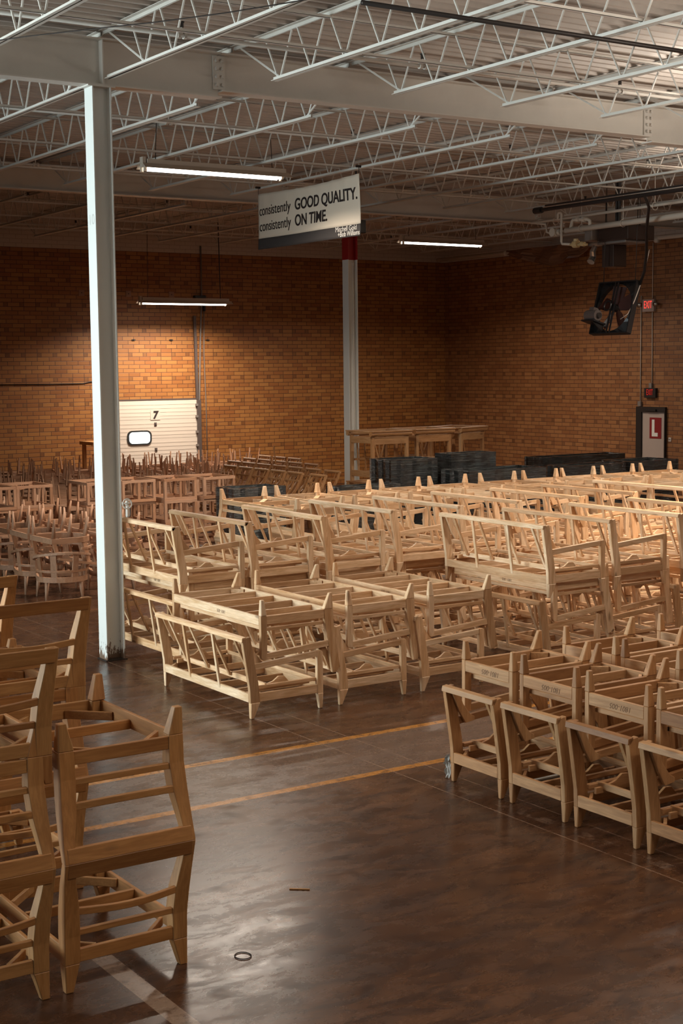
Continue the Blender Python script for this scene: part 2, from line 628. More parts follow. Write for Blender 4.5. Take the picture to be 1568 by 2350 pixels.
def angle_pair(bm, y0, y1, z, flip):
    s = -1 if flip else 1
    for sx in (-1, 1):
        a, b = sorted((sx * 0.006, sx * (0.062 if flip else 0.045)))
        box(bm, a, b, y0, y1, min(z, z + s * 0.006), max(z, z + s * 0.006))
        a, b = sorted((sx * 0.006, sx * 0.012))
        box(bm, a, b, y0, y1, min(z, z + s * 0.042), max(z, z + s * 0.042))


JP = {}
def make_joist(ya, yb, last):
    j = empty('roof_joist')
    L = yb - ya
    b0, b1 = 0.90, L - (0.9 if not last else 0.9)
    obj('top_chord', lambda bm: angle_pair(bm, 0.03, L - 0.03, 0.523, True), WHITE, j)
    obj('bottom_chord', lambda bm: angle_pair(bm, b0, b1, 0.0, False), WHITE, j)

    def web(bm):
        zt, zb = 0.49, 0.03
        r = 0.012
        tube(bm, [(0, 0.16, zt), (0, b0 + 0.12, zb)], r, 5)
        tube(bm, [(0, L - 0.16, zt), (0, b1 - 0.12, zb)], r, 5)
        n = int(round((b1 - b0 - 0.24) / 0.62))
        st = (b1 - b0 - 0.24) / n
        for i in range(n):
            y_ = b0 + 0.12 + i * st
            tube(bm, [(0, y_ + 0.02, zb), (0, y_ + st * 0.42, zt)], r, 5)
            tube(bm, [(0, y_ + st * 0.58, zt), (0, y_ + st - 0.02, zb)], r, 5)
        tube(bm, [(0, b0 + 0.08, zb), (0, b0 - 0.18, zt)], r, 5)
        tube(bm, [(0, b1 - 0.08, zb), (0, b1 + 0.18, zt)], r, 5)
    obj('web_rod', web, WHITE, j)
    return finish(j)


bays = [(5.35, 15.1), (15.1, 24.8), (24.8, 34.3)]
bay_name = ['in the bay nearest the camera', 'in the middle bay', 'in the rear bay']
for bi, (ya, yb) in enumerate(bays):
    jp = make_joist(ya, yb, bi == 2)
    k = 0
    for i in range(-3, 12):
        x = 6.9 + 1.62 * i
        pts = [(x, ya + (yb - ya) * t / 8, 6.5) for t in range(9)]
        if not in_view(pts, 150):
            continue
        jo = place(jp, (x, ya, CHORD_B), (0, 0, 0), 'white open-web roof joist, %s from the left %s' % (nth(k), bay_name[bi]), 'joist', 'open-web steel roof joists')
        if i in (0, 6):
            Lj = yb - ya
            if bi < 2:
                obj('chord_extension', lambda bm: angle_pair(bm, Lj - 0.9, Lj - 0.11, 0.0, False), WHITE, jo)
            if bi > 0:
                obj('chord_extension', lambda bm: angle_pair(bm, 0.11, 0.9, 0.0, False), WHITE, jo)
        k += 1

# bridging lines and sprinkler pipes along x
def xpipe(name, y, z, r, x0, x1, label, cat, group, couplings=False, flat=False, m_=None):
    t = empty(name, (x0, y, z))
    tag(t, label, cat, group)
    if flat:
        obj('angle_bar', lambda bm: (box(bm, 0, x1 - x0, -0.016, 0.016, 0, 0.004), box(bm, 0, x1 - x0, -0.016, -0.012, 0.0, 0.03)), m_ or WHITE, t)
    else:
        obj('pipe_run', lambda bm: tube(bm, [(0, 0, 0), (x1 - x0, 0, 0)], r, 8), m_ or WHITE, t, smooth=True)
    if couplings:
        x = x0 + 1.9
        while x < x1:
            obj('coupling', lambda bm: (tube(bm, [(x - x0 - 0.05, 0, 0), (x - x0 - 0.02, 0, 0)], r * 1.7, 8), tube(bm, [(x - x0 + 0.02, 0, 0), (x - x0 + 0.05, 0, 0)], r * 1.7, 8), tube(bm, [(x - x0, 0, 0), (x - x0, 0, 0.09)], r * 0.5, 6)), m_ or WHITE, t)
            obj('sprinkler_head', lambda bm: (tube(bm, [(x - x0 + 0.0, 0, 0.08), (x - x0, 0, 0.13)], 0.022, 6), tube(bm, [(x - x0, 0, 0.13), (x - x0, 0, 0.138)], 0.032, 8)), DARKSTEEL, t)
            x += 3.05
    return t


bay_xr = [(2.2, 16.3), (4.5, 24.7), (9.3, 26.1)]
for bi, (ya, yb) in enumerate(bays):
    x0, x1 = bay_xr[bi]
    for k, fr in enumerate((0.24, 0.5, 0.76)):
        y = ya + (yb - ya) * fr
        w_ = ('front', 'middle', 'rear')[k]
        xpipe('bridging_bar', y, CHORD_B + 0.045, 0, x0, x1, 'white bridging bar low on the joists, %s one %s' % (w_, bay_name[bi]), 'bridging bar', 'bridging bars tying the joists', flat=True)
        xpipe('bridging_bar', y + 0.3, 6.815, 0, x0, x1, 'white bridging bar below the deck, %s one %s' % (w_, bay_name[bi]), 'bridging bar', 'bridging bars tying the joists', flat=True)
    for k, fr in enumerate((0.36, 0.86)):
        y = ya + (yb - ya) * fr
        xpipe('sprinkler_pipe', y, 6.62, 0.021, x0, x1, 'white sprinkler pipe with couplings, %s one %s' % (('front', 'rear')[k], bay_name[bi]), 'pipe', 'sprinkler pipes among the joists', couplings=True)

# dark pipe near the camera crossing the top right corner
dp = obj('dark_pipe', lambda bm: tube(bm, [(7.2, 10.55, 6.30), (18.5, 10.55, 6.30)], 0.022, 8), DARKSTEEL, None, smooth=True)
tag(dp, 'dark thin pipe crossing below the nearest joists at top right', 'pipe')
cw = obj('ceiling_cable', lambda bm: tube(bm, [(4.6 + i * 0.35, 14.5 - i * 0.62 - 0.0, 6.30 + 0.02 * math.sin(i)) for i in range(9)], 0.006, 5), DARKSTEEL, None)
tag(cw, 'thin loose cable strung under the joists at top left', 'cable')


# ---- strip lamps
def tube_mat():
    return mat('fluorescent_tube', (1, 1, 1), 0.3, emit=(1.0, 0.93, 0.82), estr=9.0)


TUBE = tube_mat()
REFL = mat('lamp_reflector_enamel', (0.55, 0.47, 0.38), 0.35)


def make_lamp():
    t = empty('strip_light')
    L = 1.22
    obj('housing', lambda bm: box(bm, -L + 0.06, L, -0.06, 0.06, 0.115, 0.185), REFL, t, 0.004)

    def refl(bm):
        pr = [(-0.055, 0.115), (-0.15, 0.045), (-0.153, 0.049), (-0.06, 0.121), (0.06, 0.121), (0.153, 0.049), (0.15, 0.045), (0.055, 0.115)]
        a = [bm.verts.new((-L - 0.02, y_, z_)) for y_, z_ in pr]
        b = [bm.verts.new((L + 0.06, y_, z_)) for y_, z_ in pr]
        n = len(pr)
        for i in range(n):
            j_ = (i + 1) % n
            bm.faces.new((a[i], a[j_], b[j_], b[i]))
        bm.faces.new(a); bm.faces.new(b)
    obj('reflector', refl, REFL, t)
    for sy in (-0.06, 0.06):
        obj('fluorescent_tube', lambda bm: tube(bm, [(-L + 0.04, sy, 0.040), (L - 0.10, sy, 0.040)], 0.024, 10), TUBE, t, smooth=True)
    obj('end_cap', lambda bm: box(bm, -L - 0.012, -L + 0.04, -0.05, 0.05, 0.06, 0.21), REFL, t)
    obj('lamp_holder', lambda bm: (tube(bm, [(-L + 0.02, -0.06, 0.0), (-L + 0.02, -0.06, 0.10)], 0.028, 8), tube(bm, [(-L + 0.02, 0.06, 0.0), (-L + 0.02, 0.06, 0.10)], 0.028, 8), tube(bm, [(L - 0.08, 0, 0.0), (L - 0.08, 0, 0.10)], 0.02, 8)), REFL, t)
    return finish(t)


LP = make_lamp()
LAMPS = [
    ((10.92, 19.97, 6.13), 'long lit strip light hanging left of the white banner', 1.25),
    ((21.60, 28.32, 6.08), 'lit strip light hanging right of the banner near the side wall', 1.0),
    ((16.90, 32.60, 4.78), 'lit strip light hung low on cords above the dock door', 1.15),
]
# unseen lamps added beside the view, some hung low to brighten ceiling and girder
OFF = [
    ((15.0, 11.6, 5.4), 1.75), ((5.6, 3.6, 5.1), 0.26), ((19.6, 16.4, 6.13), 1.3), ((1.6, 13.0, 6.13), 0.35), ((10.0, 7.2, 5.2), 0.20),
]
for i, (loc, lab, k) in enumerate(LAMPS + [(l_, 'strip light beside the picture, %s of the unseen added lamps' % nth(q), k_) for q, (l_, k_) in enumerate(OFF)]):
    lo = place(LP, loc, (0, 0, 0), lab, 'ceiling lamp', 'fluorescent strip lights')
    area_light('strip_light_glow', (loc[0], loc[1], loc[2] - 0.01), (0, 0, 0), 2.3, 0.2, LAMP_W * k, LAMP_COL, LAMP_SPREAD)
    top = 6.90 - loc[2]
    if i >= 3:
        area_light('added_uplight', (loc[0], loc[1], loc[2] + 0.20), (PI, 0, 0), 2.3, 0.2, LAMP_W * UPK * (1.0 if i != 6 else 0.4), UP_COL)  # added upward light with no visible source, brightens ceiling and girder
    for sx in (-1.0, 1.0):
        thick = 0.012 if (i == 2 and sx > 0) else 0.006
        obj('hanger_cord', lambda bm: tube(bm, [(sx, 0, 0.185), (sx * 0.99, 0, 0.185 + (top - 0.185) * 0.4), (sx * 0.97, 0, top)], thick, 6), BLACK if i == 2 else DARKSTEEL, lo, smooth=True)


def cord(name, pts, r, m_, label, cat='cord', group=None):
    return tag(obj(name, lambda bm: tube(bm, pts, r, 6), m_, None, smooth=True), label, cat, group)


# ------------------------------------------------------------------ dock door seven in the back wall
def text_obj(name, body, size, m_, parent, loc, rot, align='LEFT', extrude=0.001, bold=0.0, shear=0.0, sx=1.0):
    c = bpy.data.curves.new(name, 'FONT')
    c.body = body
    c.size = size
    c.align_x = align
    c.extrude = extrude
    c.offset = bold
    c.shear = shear
    c.materials.append(m_)
    tmp = bpy.data.objects.new(name, c)
    me = bpy.data.meshes.new_from_object(tmp)
    bpy.data.objects.remove(tmp)
    bpy.data.curves.remove(c)
    me.name = name
    me.materials.clear()
    me.materials.append(m_)
    o = bpy.data.objects.new(name, me)
    COL.objects.link(o)
    o.parent = parent
    o.location = loc
    o.rotation_euler = rot
    o.scale = (sx, 1, 1)
    return o


ROT_BACK = (PI / 2, 0, 0)            # text on a surface facing -y
ROT_SIDE = (PI / 2, 0, -PI / 2)      # text on a surface facing -x
text_obj('column_number', '10', 0.16, mat('faded_column_number', (0.50, 0.49, 0.46), 0.6), col1, (-0.1128, 0.0, 4.82), ROT_SIDE, 'CENTER', 0.0004)

PANEL = mat('dock_door_paint', (0.60, 0.52, 0.44), 0.5)
TRACK = mat('galvanised_track', (0.13, 0.10, 0.09), 0.5, 0.5)
GASKET = mat('black_rubber', (0.012, 0.012, 0.012), 0.6)
PANE = mat('daylit_frosted_pane', (0.9, 0.95, 1.0), 0.3, emit=(0.86, 0.97, 1.0), estr=2.2)
dd = empty('door_1', (16.83, BY - 0.03, 0))
dd['kind'] = 'structure'


def dock_panel(bm):
    H, n = 2.44, 5
    for i in range(n):
        z0, z1 = i * H / n + 0.003, (i + 1) * H / n - 0.003
        box(bm, -1.2, 1.2, -0.04, 0.0, z0, z1)
        for k in range(1, 5):
            zz = z0 + (z1 - z0) * k / 5
            box(bm, -1.19, 1.19, -0.044, -0.04, zz - 0.018, zz + 0.018)


obj('door_panel', dock_panel, PANEL, dd)
obj('door_header', lambda bm: box(bm, -1.25, 1.25, -0.05, 0.0, 2.445, 2.475), TRACK, dd)


def rrect(w_, h_, r, n=6):
    pts = []
    for cx, cz, a0 in ((w_ - r, h_ - r, 0), (-w_ + r, h_ - r, 90), (-w_ + r, -h_ + r, 180), (w_ - r, -h_ + r, 270)):
        for i in range(n + 1):
            a = math.radians(a0 + 90 * i / n)
            pts.append((cx + r * math.cos(a), cz + r * math.sin(a)))
    return pts


dwin = obj('door_window', lambda bm: prism(bm, [(x - 0.46, z + 1.495) for x, z in rrect(0.34, 0.185, 0.13)], 'y', -0.065, -0.04), GASKET, dd)
obj('window_pane', lambda bm: prism(bm, [(x - 0.46, z + 1.495) for x, z in rrect(0.29, 0.145, 0.10)], 'y', -0.070, -0.05), PANE, dwin)
pl = obj('number_plate', lambda bm: box(bm, -0.135, 0.135, -0.052, -0.044, 1.94, 2.20), PANEL, dd)
text_obj('door_number', '7', 0.27, INK, dd, (-0.005, -0.056, 1.975), ROT_BACK, 'CENTER', 0.001, 0.012, 0.12)
for z in (1.83, 1.18):
    obj('door_handle', lambda bm: (box(bm, -0.035, 0.035, -0.06, -0.044, z - 0.045, z + 0.045), box(bm, -0.015, 0.02, -0.075, -0.06, z - 0.02, z + 0.02)), TRACK, dd, 0.003)
for sx in (-1, 1):
    obj('door_track', lambda bm: box(bm, sx * 1.2 + (0.0 if sx > 0 else -0.11), sx * 1.2 + (0.11 if sx > 0 else 0.0), -0.09, 0.0, 0, 2.42), TRACK, dd)
    for z in (0.9, 1.25, 1.6, 2.0, 2.3):
        obj('hinge_roller', lambda bm: box(bm, sx * 1.19 - 0.03, sx * 1.19 + 0.03, -0.10, -0.04, z - 0.03, z + 0.03), GREY, dd)
for k, (xa, xb) in enumerate(((15.62, 15.60), (18.07, 18.03))):
    tag(obj('door_rail', lambda bm: bar(bm, (xa, BY - 0.05, 2.42), (xb, BY - 0.05, 4.60), 0.07, 0.05, (0, 1, 0)), TRACK), 'tall steel lift rail up the brick on the %s of the dock door' % ('left', 'right')[k], 'rail', 'lift rails of the dock door')
tag(obj('electrical_box', lambda bm: (box(bm, 18.02, 18.34, BY - 0.14, BY, 4.92, 5.12), box(bm, 18.30, 18.34, BY - 0.10, BY, 4.72, 5.13)), BLACK, None, 0.005), 'dark electrical box on the brick above the dock door rail', 'electrical box')
cord('wall_conduit', [(18.26, BY - 0.03, 6.4), (18.26, BY - 0.03, 5.0), (18.20, BY - 0.03, 4.0), (18.14, BY - 0.03, 2.4), (18.13, BY - 0.03, 0.2)], 0.022, GREY, 'thick grey conduit down the back wall right of the dock door', 'conduit', 'conduits on the back wall')
cord('wall_conduit', [(18.33, BY - 0.03, 5.0), (18.30, BY - 0.03, 3.6), (18.33, BY - 0.03, 2.4), (18.35, BY - 0.03, 0.2)], 0.012, GREY, 'thin grey conduit beside the thick one right of the dock door', 'conduit', 'conduits on the back wall')
cord('wall_cable', [(12.6, BY - 0.02, 2.90), (14.0, BY - 0.02, 2.895), (14.9, BY - 0.02, 2.90), (15.1, BY - 0.02, 2.94), (15.4, BY - 0.02, 2.94)], 0.012, BLACK, 'thin dark cable running level on the brick left of the column', 'cable')
for k, x in enumerate((14.92, 16.19, 17.4)):
    p = tag(obj('anchor_plate', lambda bm: box(bm, x - 0.075, x + 0.075, BY - 0.02, BY, 5.06, 5.21), mat('pale_plate_%d' % k, (0.30, 0.16, 0.09), 0.6), None, 0.003), 'small square wall plate high on the brick, %s from the left' % nth(k), 'wall plate', 'square plates above the dock door')
    obj('bolt', lambda bm: tube(bm, [(x, BY - 0.02, 5.135), (x, BY - 0.03, 5.135)], 0.014, 8), DARKSTEEL, p)
for k, x in enumerate((16.3, 17.36, 18.42)):
    tag(obj('eye_bolt', lambda bm: (tube(bm, [(x, BY, 3.98), (x, BY - 0.05, 3.98)], 0.02, 6), box(bm, x - 0.05, x + 0.05, BY - 0.03, BY - 0.01, 3.96, 3.99)), DARKSTEEL), 'rusty eye bolt in the lit brick, %s from the left' % nth(k), 'bolt', 'eye bolts above the dock door')

# ------------------------------------------------------------------ exit door in the right wall
ed = empty('door_2', (BX - 0.02, 25.98, 0))
ed['kind'] = 'structure'
DOORP = mat('grey_door_paint', (0.42, 0.33, 0.28), 0.5)
FRAME = mat('black_door_frame', (0.012, 0.009, 0.008), 0.45)
obj('door_frame', lambda bm: (box(bm, -0.05, 0.02, 0.32, 0.50, 0, 2.19), box(bm, -0.05, 0.02, -0.48, -0.455, 0, 2.19), box(bm, -0.05, 0.02, -0.455, 0.32, 2.06, 2.19)), FRAME, ed)
lf = obj('door_leaf', lambda bm: box(bm, -0.01, 0.015, -0.452, 0.318, 0.01, 2.058), DOORP, ed)
obj('closer_arm', lambda bm: box(bm, -0.09, -0.05, -0.2, 0.15, 2.08, 2.13), FRAME, ed, 0.004)
sg = obj('letter_sign', lambda bm: box(bm, -0.018, -0.01, -0.33, 0.06, 1.42, 1.93), mat('dark_red_sign', (0.22, 0.006, 0.008), 0.5), lf)
LW = mat('white_lettering', (0.72, 0.68, 0.62), 0.6)
obj('letter', lambda bm: (box(bm, -0.024, -0.018, -0.11, -0.02, 1.47, 1.88), box(bm, -0.024, -0.018, -0.22, -0.11, 1.47, 1.56)), LW, sg)
sw = tag(obj('light_switch', lambda bm: box(bm, BX - 0.02, BX, 25.34, 25.43, 1.36, 1.46), mat('switch_plate', (0.5, 0.42, 0.36), 0.5), None, 0.004), 'pale double light switch right of the exit door', 'light switch')
obj('toggle', lambda bm: (box(bm, BX - 0.03, BX - 0.02, 25.36, 25.375, 1.40, 1.425), box(bm, BX - 0.03, BX - 0.02, 25.395, 25.41, 1.40, 1.425)), GREY, sw)


def exit_sign(y0, y1, z0, z1, case, letters, label):
    s = empty('exit_sign', (BX, (y0 + y1) / 2, z0))
    tag(s, label, 'exit sign')
    w_, h_ = (y1 - y0) / 2, z1 - z0
    obj('sign_case', lambda bm: box(bm, -0.08, -0.0, -w_, w_, 0, h_), case, s, 0.006)
    t = text_obj('exit_lettering', 'EXIT', h_ * 0.86, letters, s, (-0.083, 0.0, h_ * 0.28), ROT_SIDE, 'CENTER', 0.001, 0.0, 0, 0.52)
    return s


e1 = exit_sign(25.90, 26.29, 4.50, 4.80, mat('exit_case_paint', (0.36, 0.26, 0.22), 0.5), REDL, 'lit red exit sign in a pale case high on the side wall')
for sy in (-0.27, 0.27):
    obj('emergency_lamp', lambda bm: (tube(bm, [(-0.06, sy, 0.18), (-0.13, sy, 0.17)], 0.05, 12, 0.065), tube(bm, [(-0.03, sy * 0.7, 0.18), (-0.03, sy, 0.18)], 0.015, 6)), CHROME, e1, smooth=True)
e2 = exit_sign(25.82, 26.20, 2.41, 2.65, BLACK, REDDIM, 'dark exit sign with dim red letters just above the door')
obj('sign_bracket', lambda bm: box(bm, -0.06, 0.0, -0.04, 0.05, 0.24, 0.36), GREY, e2)
cord('wall_conduit', [(BX - 0.02, 26.38, 4.9), (BX - 0.02, 26.38, 2.24)], 0.012, PIPE, 'thin pale conduit down to the corner of the exit door', 'conduit', 'conduits on the side wall')
cord('wall_conduit', [(BX - 0.02, 26.00, 6.15), (BX - 0.02, 26.00, 4.82)], 0.01, PIPE, 'thin pale conduit above the upper exit sign', 'conduit', 'conduits on the side wall')
cord('wall_conduit', [(BX - 0.02, 26.00, 4.49), (BX - 0.02, 25.99, 2.78)], 0.012, PIPE, 'thin pale conduit linking the two exit signs', 'conduit', 'conduits on the side wall')
tag(obj('junction_box', lambda bm: box(bm, BX - 0.06, BX, 26.33, 26.44, 2.20, 2.32), GREY, None, 0.004), 'small grey junction box at the corner of the exit door', 'electrical box')

# ------------------------------------------------------------------ banner on the joist
bn = empty('banner', (13.33, 21.24, 5.32))
tag(bn, 'white cloth slogan banner with a dark grey foot hanging from a joist', 'banner')


def banner_cloth(z0, z1, nz):
    def f(bm):
        ny = 64
        g = []
        for i in range(ny + 1):
            y = -1.60 + 3.20 * i / ny
            col = []
            for j in range(nz + 1):
                z = z0 + (z1 - z0) * j / nz
                sag = 0.035 * (1 - (y / 1.6) ** 2) * (z / 0.97)
                dx = 0.008 * math.sin(y * 3.5 + z * 2.0) + 0.009 * math.sin(y * 17) * (z / 0.97) ** 4 + 0.007 * math.sin(y * 2.1 - z * 5)
                col.append(bm.verts.new((dx, y, z - sag)))
            g.append(col)
        for i in range(ny):
            for j in range(nz):
                bm.faces.new((g[i][j], g[i + 1][j], g[i + 1][j + 1], g[i][j + 1]))
    return f


CLOTH = mat('white_banner_cloth', (0.72, 0.62, 0.50), 0.85)
FOOT = mat('charcoal_banner_print', (0.045, 0.038, 0.036), 0.8)
c1 = obj('banner_cloth', banner_cloth(0.19, 0.97, 16), CLOTH, bn, smooth=True)
c2 = obj('banner_foot', banner_cloth(0.0, 0.19, 4), FOOT, bn, smooth=True)
for o_ in (c1, c2):
    sm = o_.modifiers.new('thickness', 'SOLIDIFY')
    sm.thickness = 0.002
TX = -0.007


def cloth_dx(y, z):
    return 0.008 * math.sin(y * 3.5 + z * 2.0) + 0.009 * math.sin(y * 17) * (z / 0.97) ** 4 + 0.007 * math.sin(y * 2.1 - z * 5)


def banner_text(*a, **k):
    o = text_obj(*a, **k)
    o.data.transform(o.matrix_basis)
    o.matrix_basis = Matrix.Identity(4)
    for v in o.data.vertices:
        y, z = v.co.y, v.co.z
        v.co.x += cloth_dx(y, z + 0.035 * (1 - (y / 1.6) ** 2) * z / 0.97)
    return o
banner_text('slogan_line', 'consistently', 0.250, INK, bn, (TX, 1.555, 0.585), ROT_SIDE, 'LEFT', 0.001, 0.0, 0.06, 0.89)
banner_text('slogan_line', 'GOOD QUALITY.', 0.262, INK, bn, (TX, 0.36, 0.585), ROT_SIDE, 'LEFT', 0.001, 0.005, 0.0, 0.93)
banner_text('slogan_line', 'consistently', 0.250, INK, bn, (TX, 1.555, 0.315), ROT_SIDE, 'LEFT', 0.001, 0.0, 0.06, 0.89)
banner_text('slogan_line', 'ON TIME.', 0.262, INK, bn, (TX, 0.36, 0.315), ROT_SIDE, 'LEFT', 0.001, 0.005, 0.0, 0.93)
banner_text('maker_lettering', 'Mitchell Gold', 0.115, LW, bn, (TX, -0.90, 0.105), ROT_SIDE, 'LEFT', 0.001, 0.0, 0, 0.95)
banner_text('maker_lettering', '+Bob Williams', 0.115, LW, bn, (TX, -0.97, 0.02), ROT_SIDE, 'LEFT', 0.001, 0.0, 0, 0.90)
for sy in (-1.58, 1.58):
    obj('banner_tie', lambda bm: (tube(bm, [(0, sy, 0.96), (0, sy, 1.09)], 0.004, 5), tube(bm, [(-0.05, sy, 1.08), (0.05, sy, 1.08)], 0.02, 6)), BLACK, bn)
tag(obj('loudspeaker', lambda bm: (box(bm, 15.45, 15.75, 23.0, 23.25, 5.72, 5.96), tube(bm, [(15.6, 23.1, 5.9), (15.6, 23.1, 6.90)], 0.02, 6)), BLACK, None, 0.01), 'small black loudspeaker hanging behind the right edge of the banner', 'loudspeaker')
# ------------------------------------------------------------------ overhead gear on the right
tag(obj('power_duct', lambda bm: (tube(bm, [(18.4, 12.0, 6.12), (18.4, 21.25, 6.10)], 0.035, 8), tube(bm, [(18.4, 12.0, 6.19), (18.4, 21.0, 6.17)], 0.018, 6), tube(bm, [(18.4, 21.1, 6.1), (18.4, 21.3, 6.1)], 0.06, 8)), BLACK), 'long black conduit run under the joists above the fan', 'conduit')
pr = [((19.4, 12.0, 6.10), (19.4, 22.55, 6.03), 0.028, 'upper thinner cream pipe running to the valves above the fan'),
      ((19.4, 12.0, 5.86), (19.4, 21.55, 5.80), 0.055, 'lower thicker cream pipe running to the valves above the fan')]
for a, b, r, lab in pr:
    tag(obj('service_pipe', lambda bm: tube(bm, [a, b], r, 10), PIPE, None, smooth=True), lab, 'pipe', 'cream pipes above the fan')
for k, (y, zt, zb) in enumerate(((21.84, 6.40, 6.05), (21.11, 6.40, 5.86), (20.0, 6.40, 5.86), (19.2, 6.40, 6.09), (17.4, 6.4, 6.1))):
    h = tag(obj('pipe_hanger', lambda bm: tube(bm, [(19.4, y, 6.9), (19.4, y, zb)], 0.007, 5), PIPE), 'thin rod hanger holding the cream pipes, %s from the left' % nth(k), 'hanger', 'pipe hangers')
    obj('hanger_ring', lambda bm: tube(bm, [(19.4 + 0.07 * math.cos(t * PI / 6), y, zb - 0.05 + 0.07 * math.sin(t * PI / 6)) for t in range(13)], 0.006, 5, caps=False), PIPE, h)
vm = empty('valve_manifold', (19.4, 21.75, 5.8))
tag(vm, 'cream valve with looped thin pipe at the left end of the pipes', 'valve')
def rel(pts, o): return [(p[0] - o[0], p[1] - o[1], p[2] - o[2]) for p in pts]
O1 = (19.4, 21.75, 5.8)
obj('loop_pipe', lambda bm: tube(bm, rel([(19.4, 22.55, 6.03), (19.4, 22.13, 5.97), (19.4, 22.09, 5.81), (19.4, 22.01, 5.79), (19.4, 21.62, 5.80)], O1), 0.022, 8), PIPE, vm, smooth=True)
obj('riser_pipe', lambda bm: tube(bm, rel([(19.38, 21.75, 6.03), (19.38, 21.75, 6.13), (19.38, 21.72, 6.15), (19.38, 21.67, 6.15), (19.38, 21.65, 6.12), (19.38, 21.65, 5.60), (19.38, 21.62, 5.55), (19.38, 21.40, 5.53)], O1), 0.026, 8), PIPE, vm, smooth=True)
obj('valve_body', lambda bm: (tube(bm, rel([(19.4, 21.93, 5.79), (19.4, 21.78, 5.79)], O1), 0.075, 10), tube(bm, rel([(19.4, 21.86, 5.79), (19.32, 21.86, 5.79)], O1), 0.085, 10), tube(bm, rel([(19.4, 21.76, 5.79), (19.4, 21.70, 5.79)], O1), 0.055, 10)), PIPE, vm)
gv = empty('gas_valve', (19.38, 21.2, 5.52))
tag(gv, 'yellowed gas valve at the foot of the riser pipe beside the heater', 'valve')
YEL = mat('yellowed_brass', (0.50, 0.36, 0.18), 0.5)
obj('valve_body', lambda bm: (tube(bm, [(0, 0.2, 0), (0, -0.27, -0.03)], 0.022, 8), tube(bm, [(0, 0.10, 0.0), (0, -0.02, 0)], 0.07, 10), tube(bm, [(0, 0.04, -0.05), (0, 0.04, 0.10)], 0.05, 8), tube(bm, [(0, -0.10, 0), (0, -0.2, -0.02)], 0.045, 8)), YEL, gv)
uv = tag(obj('pipe_loop', lambda bm: tube(bm, [(19.4, 21.41, 5.82), (19.4, 21.37, 5.96), (19.4, 21.33, 5.99), (19.4, 20.95, 5.96), (19.4, 20.88, 5.93), (19.4, 20.88, 5.84)], 0.035, 8), PIPE, None, smooth=True), 'cream looped pipe rising above the end of the thick pipe', 'pipe')
obj('union_fitting', lambda bm: (tube(bm, [(19.4, 21.24, 5.985), (19.4, 21.16, 5.98)], 0.055, 8), tube(bm, [(19.4, 21.08, 5.975), (19.4, 21.0, 5.965)], 0.055, 8)), PIPE, uv)

ht = empty('unit_heater', (20.3, 20.93, 5.56))
tag(ht, 'dark unit heater hanging from the roof above the fan', 'heater')
HEAT = mat('dark_heater_enamel', (0.035, 0.020, 0.015), 0.4)
obj('heater_case', lambda bm: prism(bm, [(-0.35, -0.49), (0.35, -0.49), (0.35, 0.40), (-0.2, 0.49), (-0.35, 0.30)], 'z', 0.02, 0.29), HEAT, ht, 0.012)
obj('heater_base', lambda bm: box(bm, -0.30, 0.30, -0.38, 0.40, -0.03, 0.02), GREY, ht, 0.01)
obj('control_box', lambda bm: box(bm, -0.42, -0.1, 0.42, 0.62, 0.06, 0.28), GREY, ht, 0.01)
obj('heater_vent', lambda bm: box(bm, -0.15, 0.2, 0.10, 0.42, -0.45, -0.03), HEAT, ht, 0.01)
obj('flue_pipe', lambda bm: (tube(bm, [(0.0, 0.1, 0.29), (0.0, 0.1, 1.15)], 0.035, 8), tube(bm, [(0.0, 0.17, 0.29), (0.0, 0.17, 1.15)], 0.03, 8)), DARKSTEEL, ht)
obj('hanger_rod', lambda bm: (tube(bm, [(0, -0.45, 0.29), (0, -0.45, 1.2)], 0.008, 5), tube(bm, [(0, 0.45, 0.29), (0, 0.45, 1.2)], 0.008, 5)), DARKSTEEL, ht)
tag(obj('foil_duct', lambda bm: tube(bm, [(20.1, 21.48, 5.52), (20.05, 21.50, 5.42), (20.08, 21.52, 5.32), (20.0, 21.50, 5.22)], 0.05, 10, 0.075), CHROME), 'crumpled silver foil wrap dangling left of the heater', 'foil wrap')

# fan
fn = empty('hanging_fan', (19.90, 20.68, 4.29), (0, math.radians(15), 0))
tag(fn, 'black square fan with broad blades hanging before the side wall', 'fan')


def fan_frame(bm):
    n = 32
    for x in (-0.03, 0.03):
        pass
    out, inn = [], []
    for i in range(n):
        a = 2 * PI * i / n + PI / n
        c, s_ = math.cos(a), math.sin(a)
        k = 0.5 / max(abs(c), abs(s_))
        out.append((c * k, s_ * k))
        inn.append((c * 0.46, s_ * 0.46))
    V = {}
    for x in (-0.02, 0.02):
        V[x, 0] = [bm.verts.new((x, q[0], q[1])) for q in out]
        V[x, 1] = [bm.verts.new((x if x > 0 else x - 0.06, q[0], q[1])) for q in inn]
    for i in range(n):
        j = (i + 1) % n
        for x in (-0.02, 0.02):
            bm.faces.new((V[x, 0][i], V[x, 0][j], V[x, 1][j], V[x, 1][i]))
        bm.faces.new((V[-0.02, 0][i], V[-0.02, 0][j], V[0.02, 0][j], V[0.02, 0][i]))
        bm.faces.new((V[-0.02, 1][i], V[-0.02, 1][j], V[0.02, 1][j], V[0.02, 1][i]))
    for s_ in (-1, 1):
        box(bm, -0.10, 0.02, s_ * 0.5 - 0.012, s_ * 0.5 + 0.012, -0.5, 0.5)
        box(bm, -0.10, 0.02, -0.5, 0.5, s_ * 0.5 - 0.012, s_ * 0.5 + 0.012)


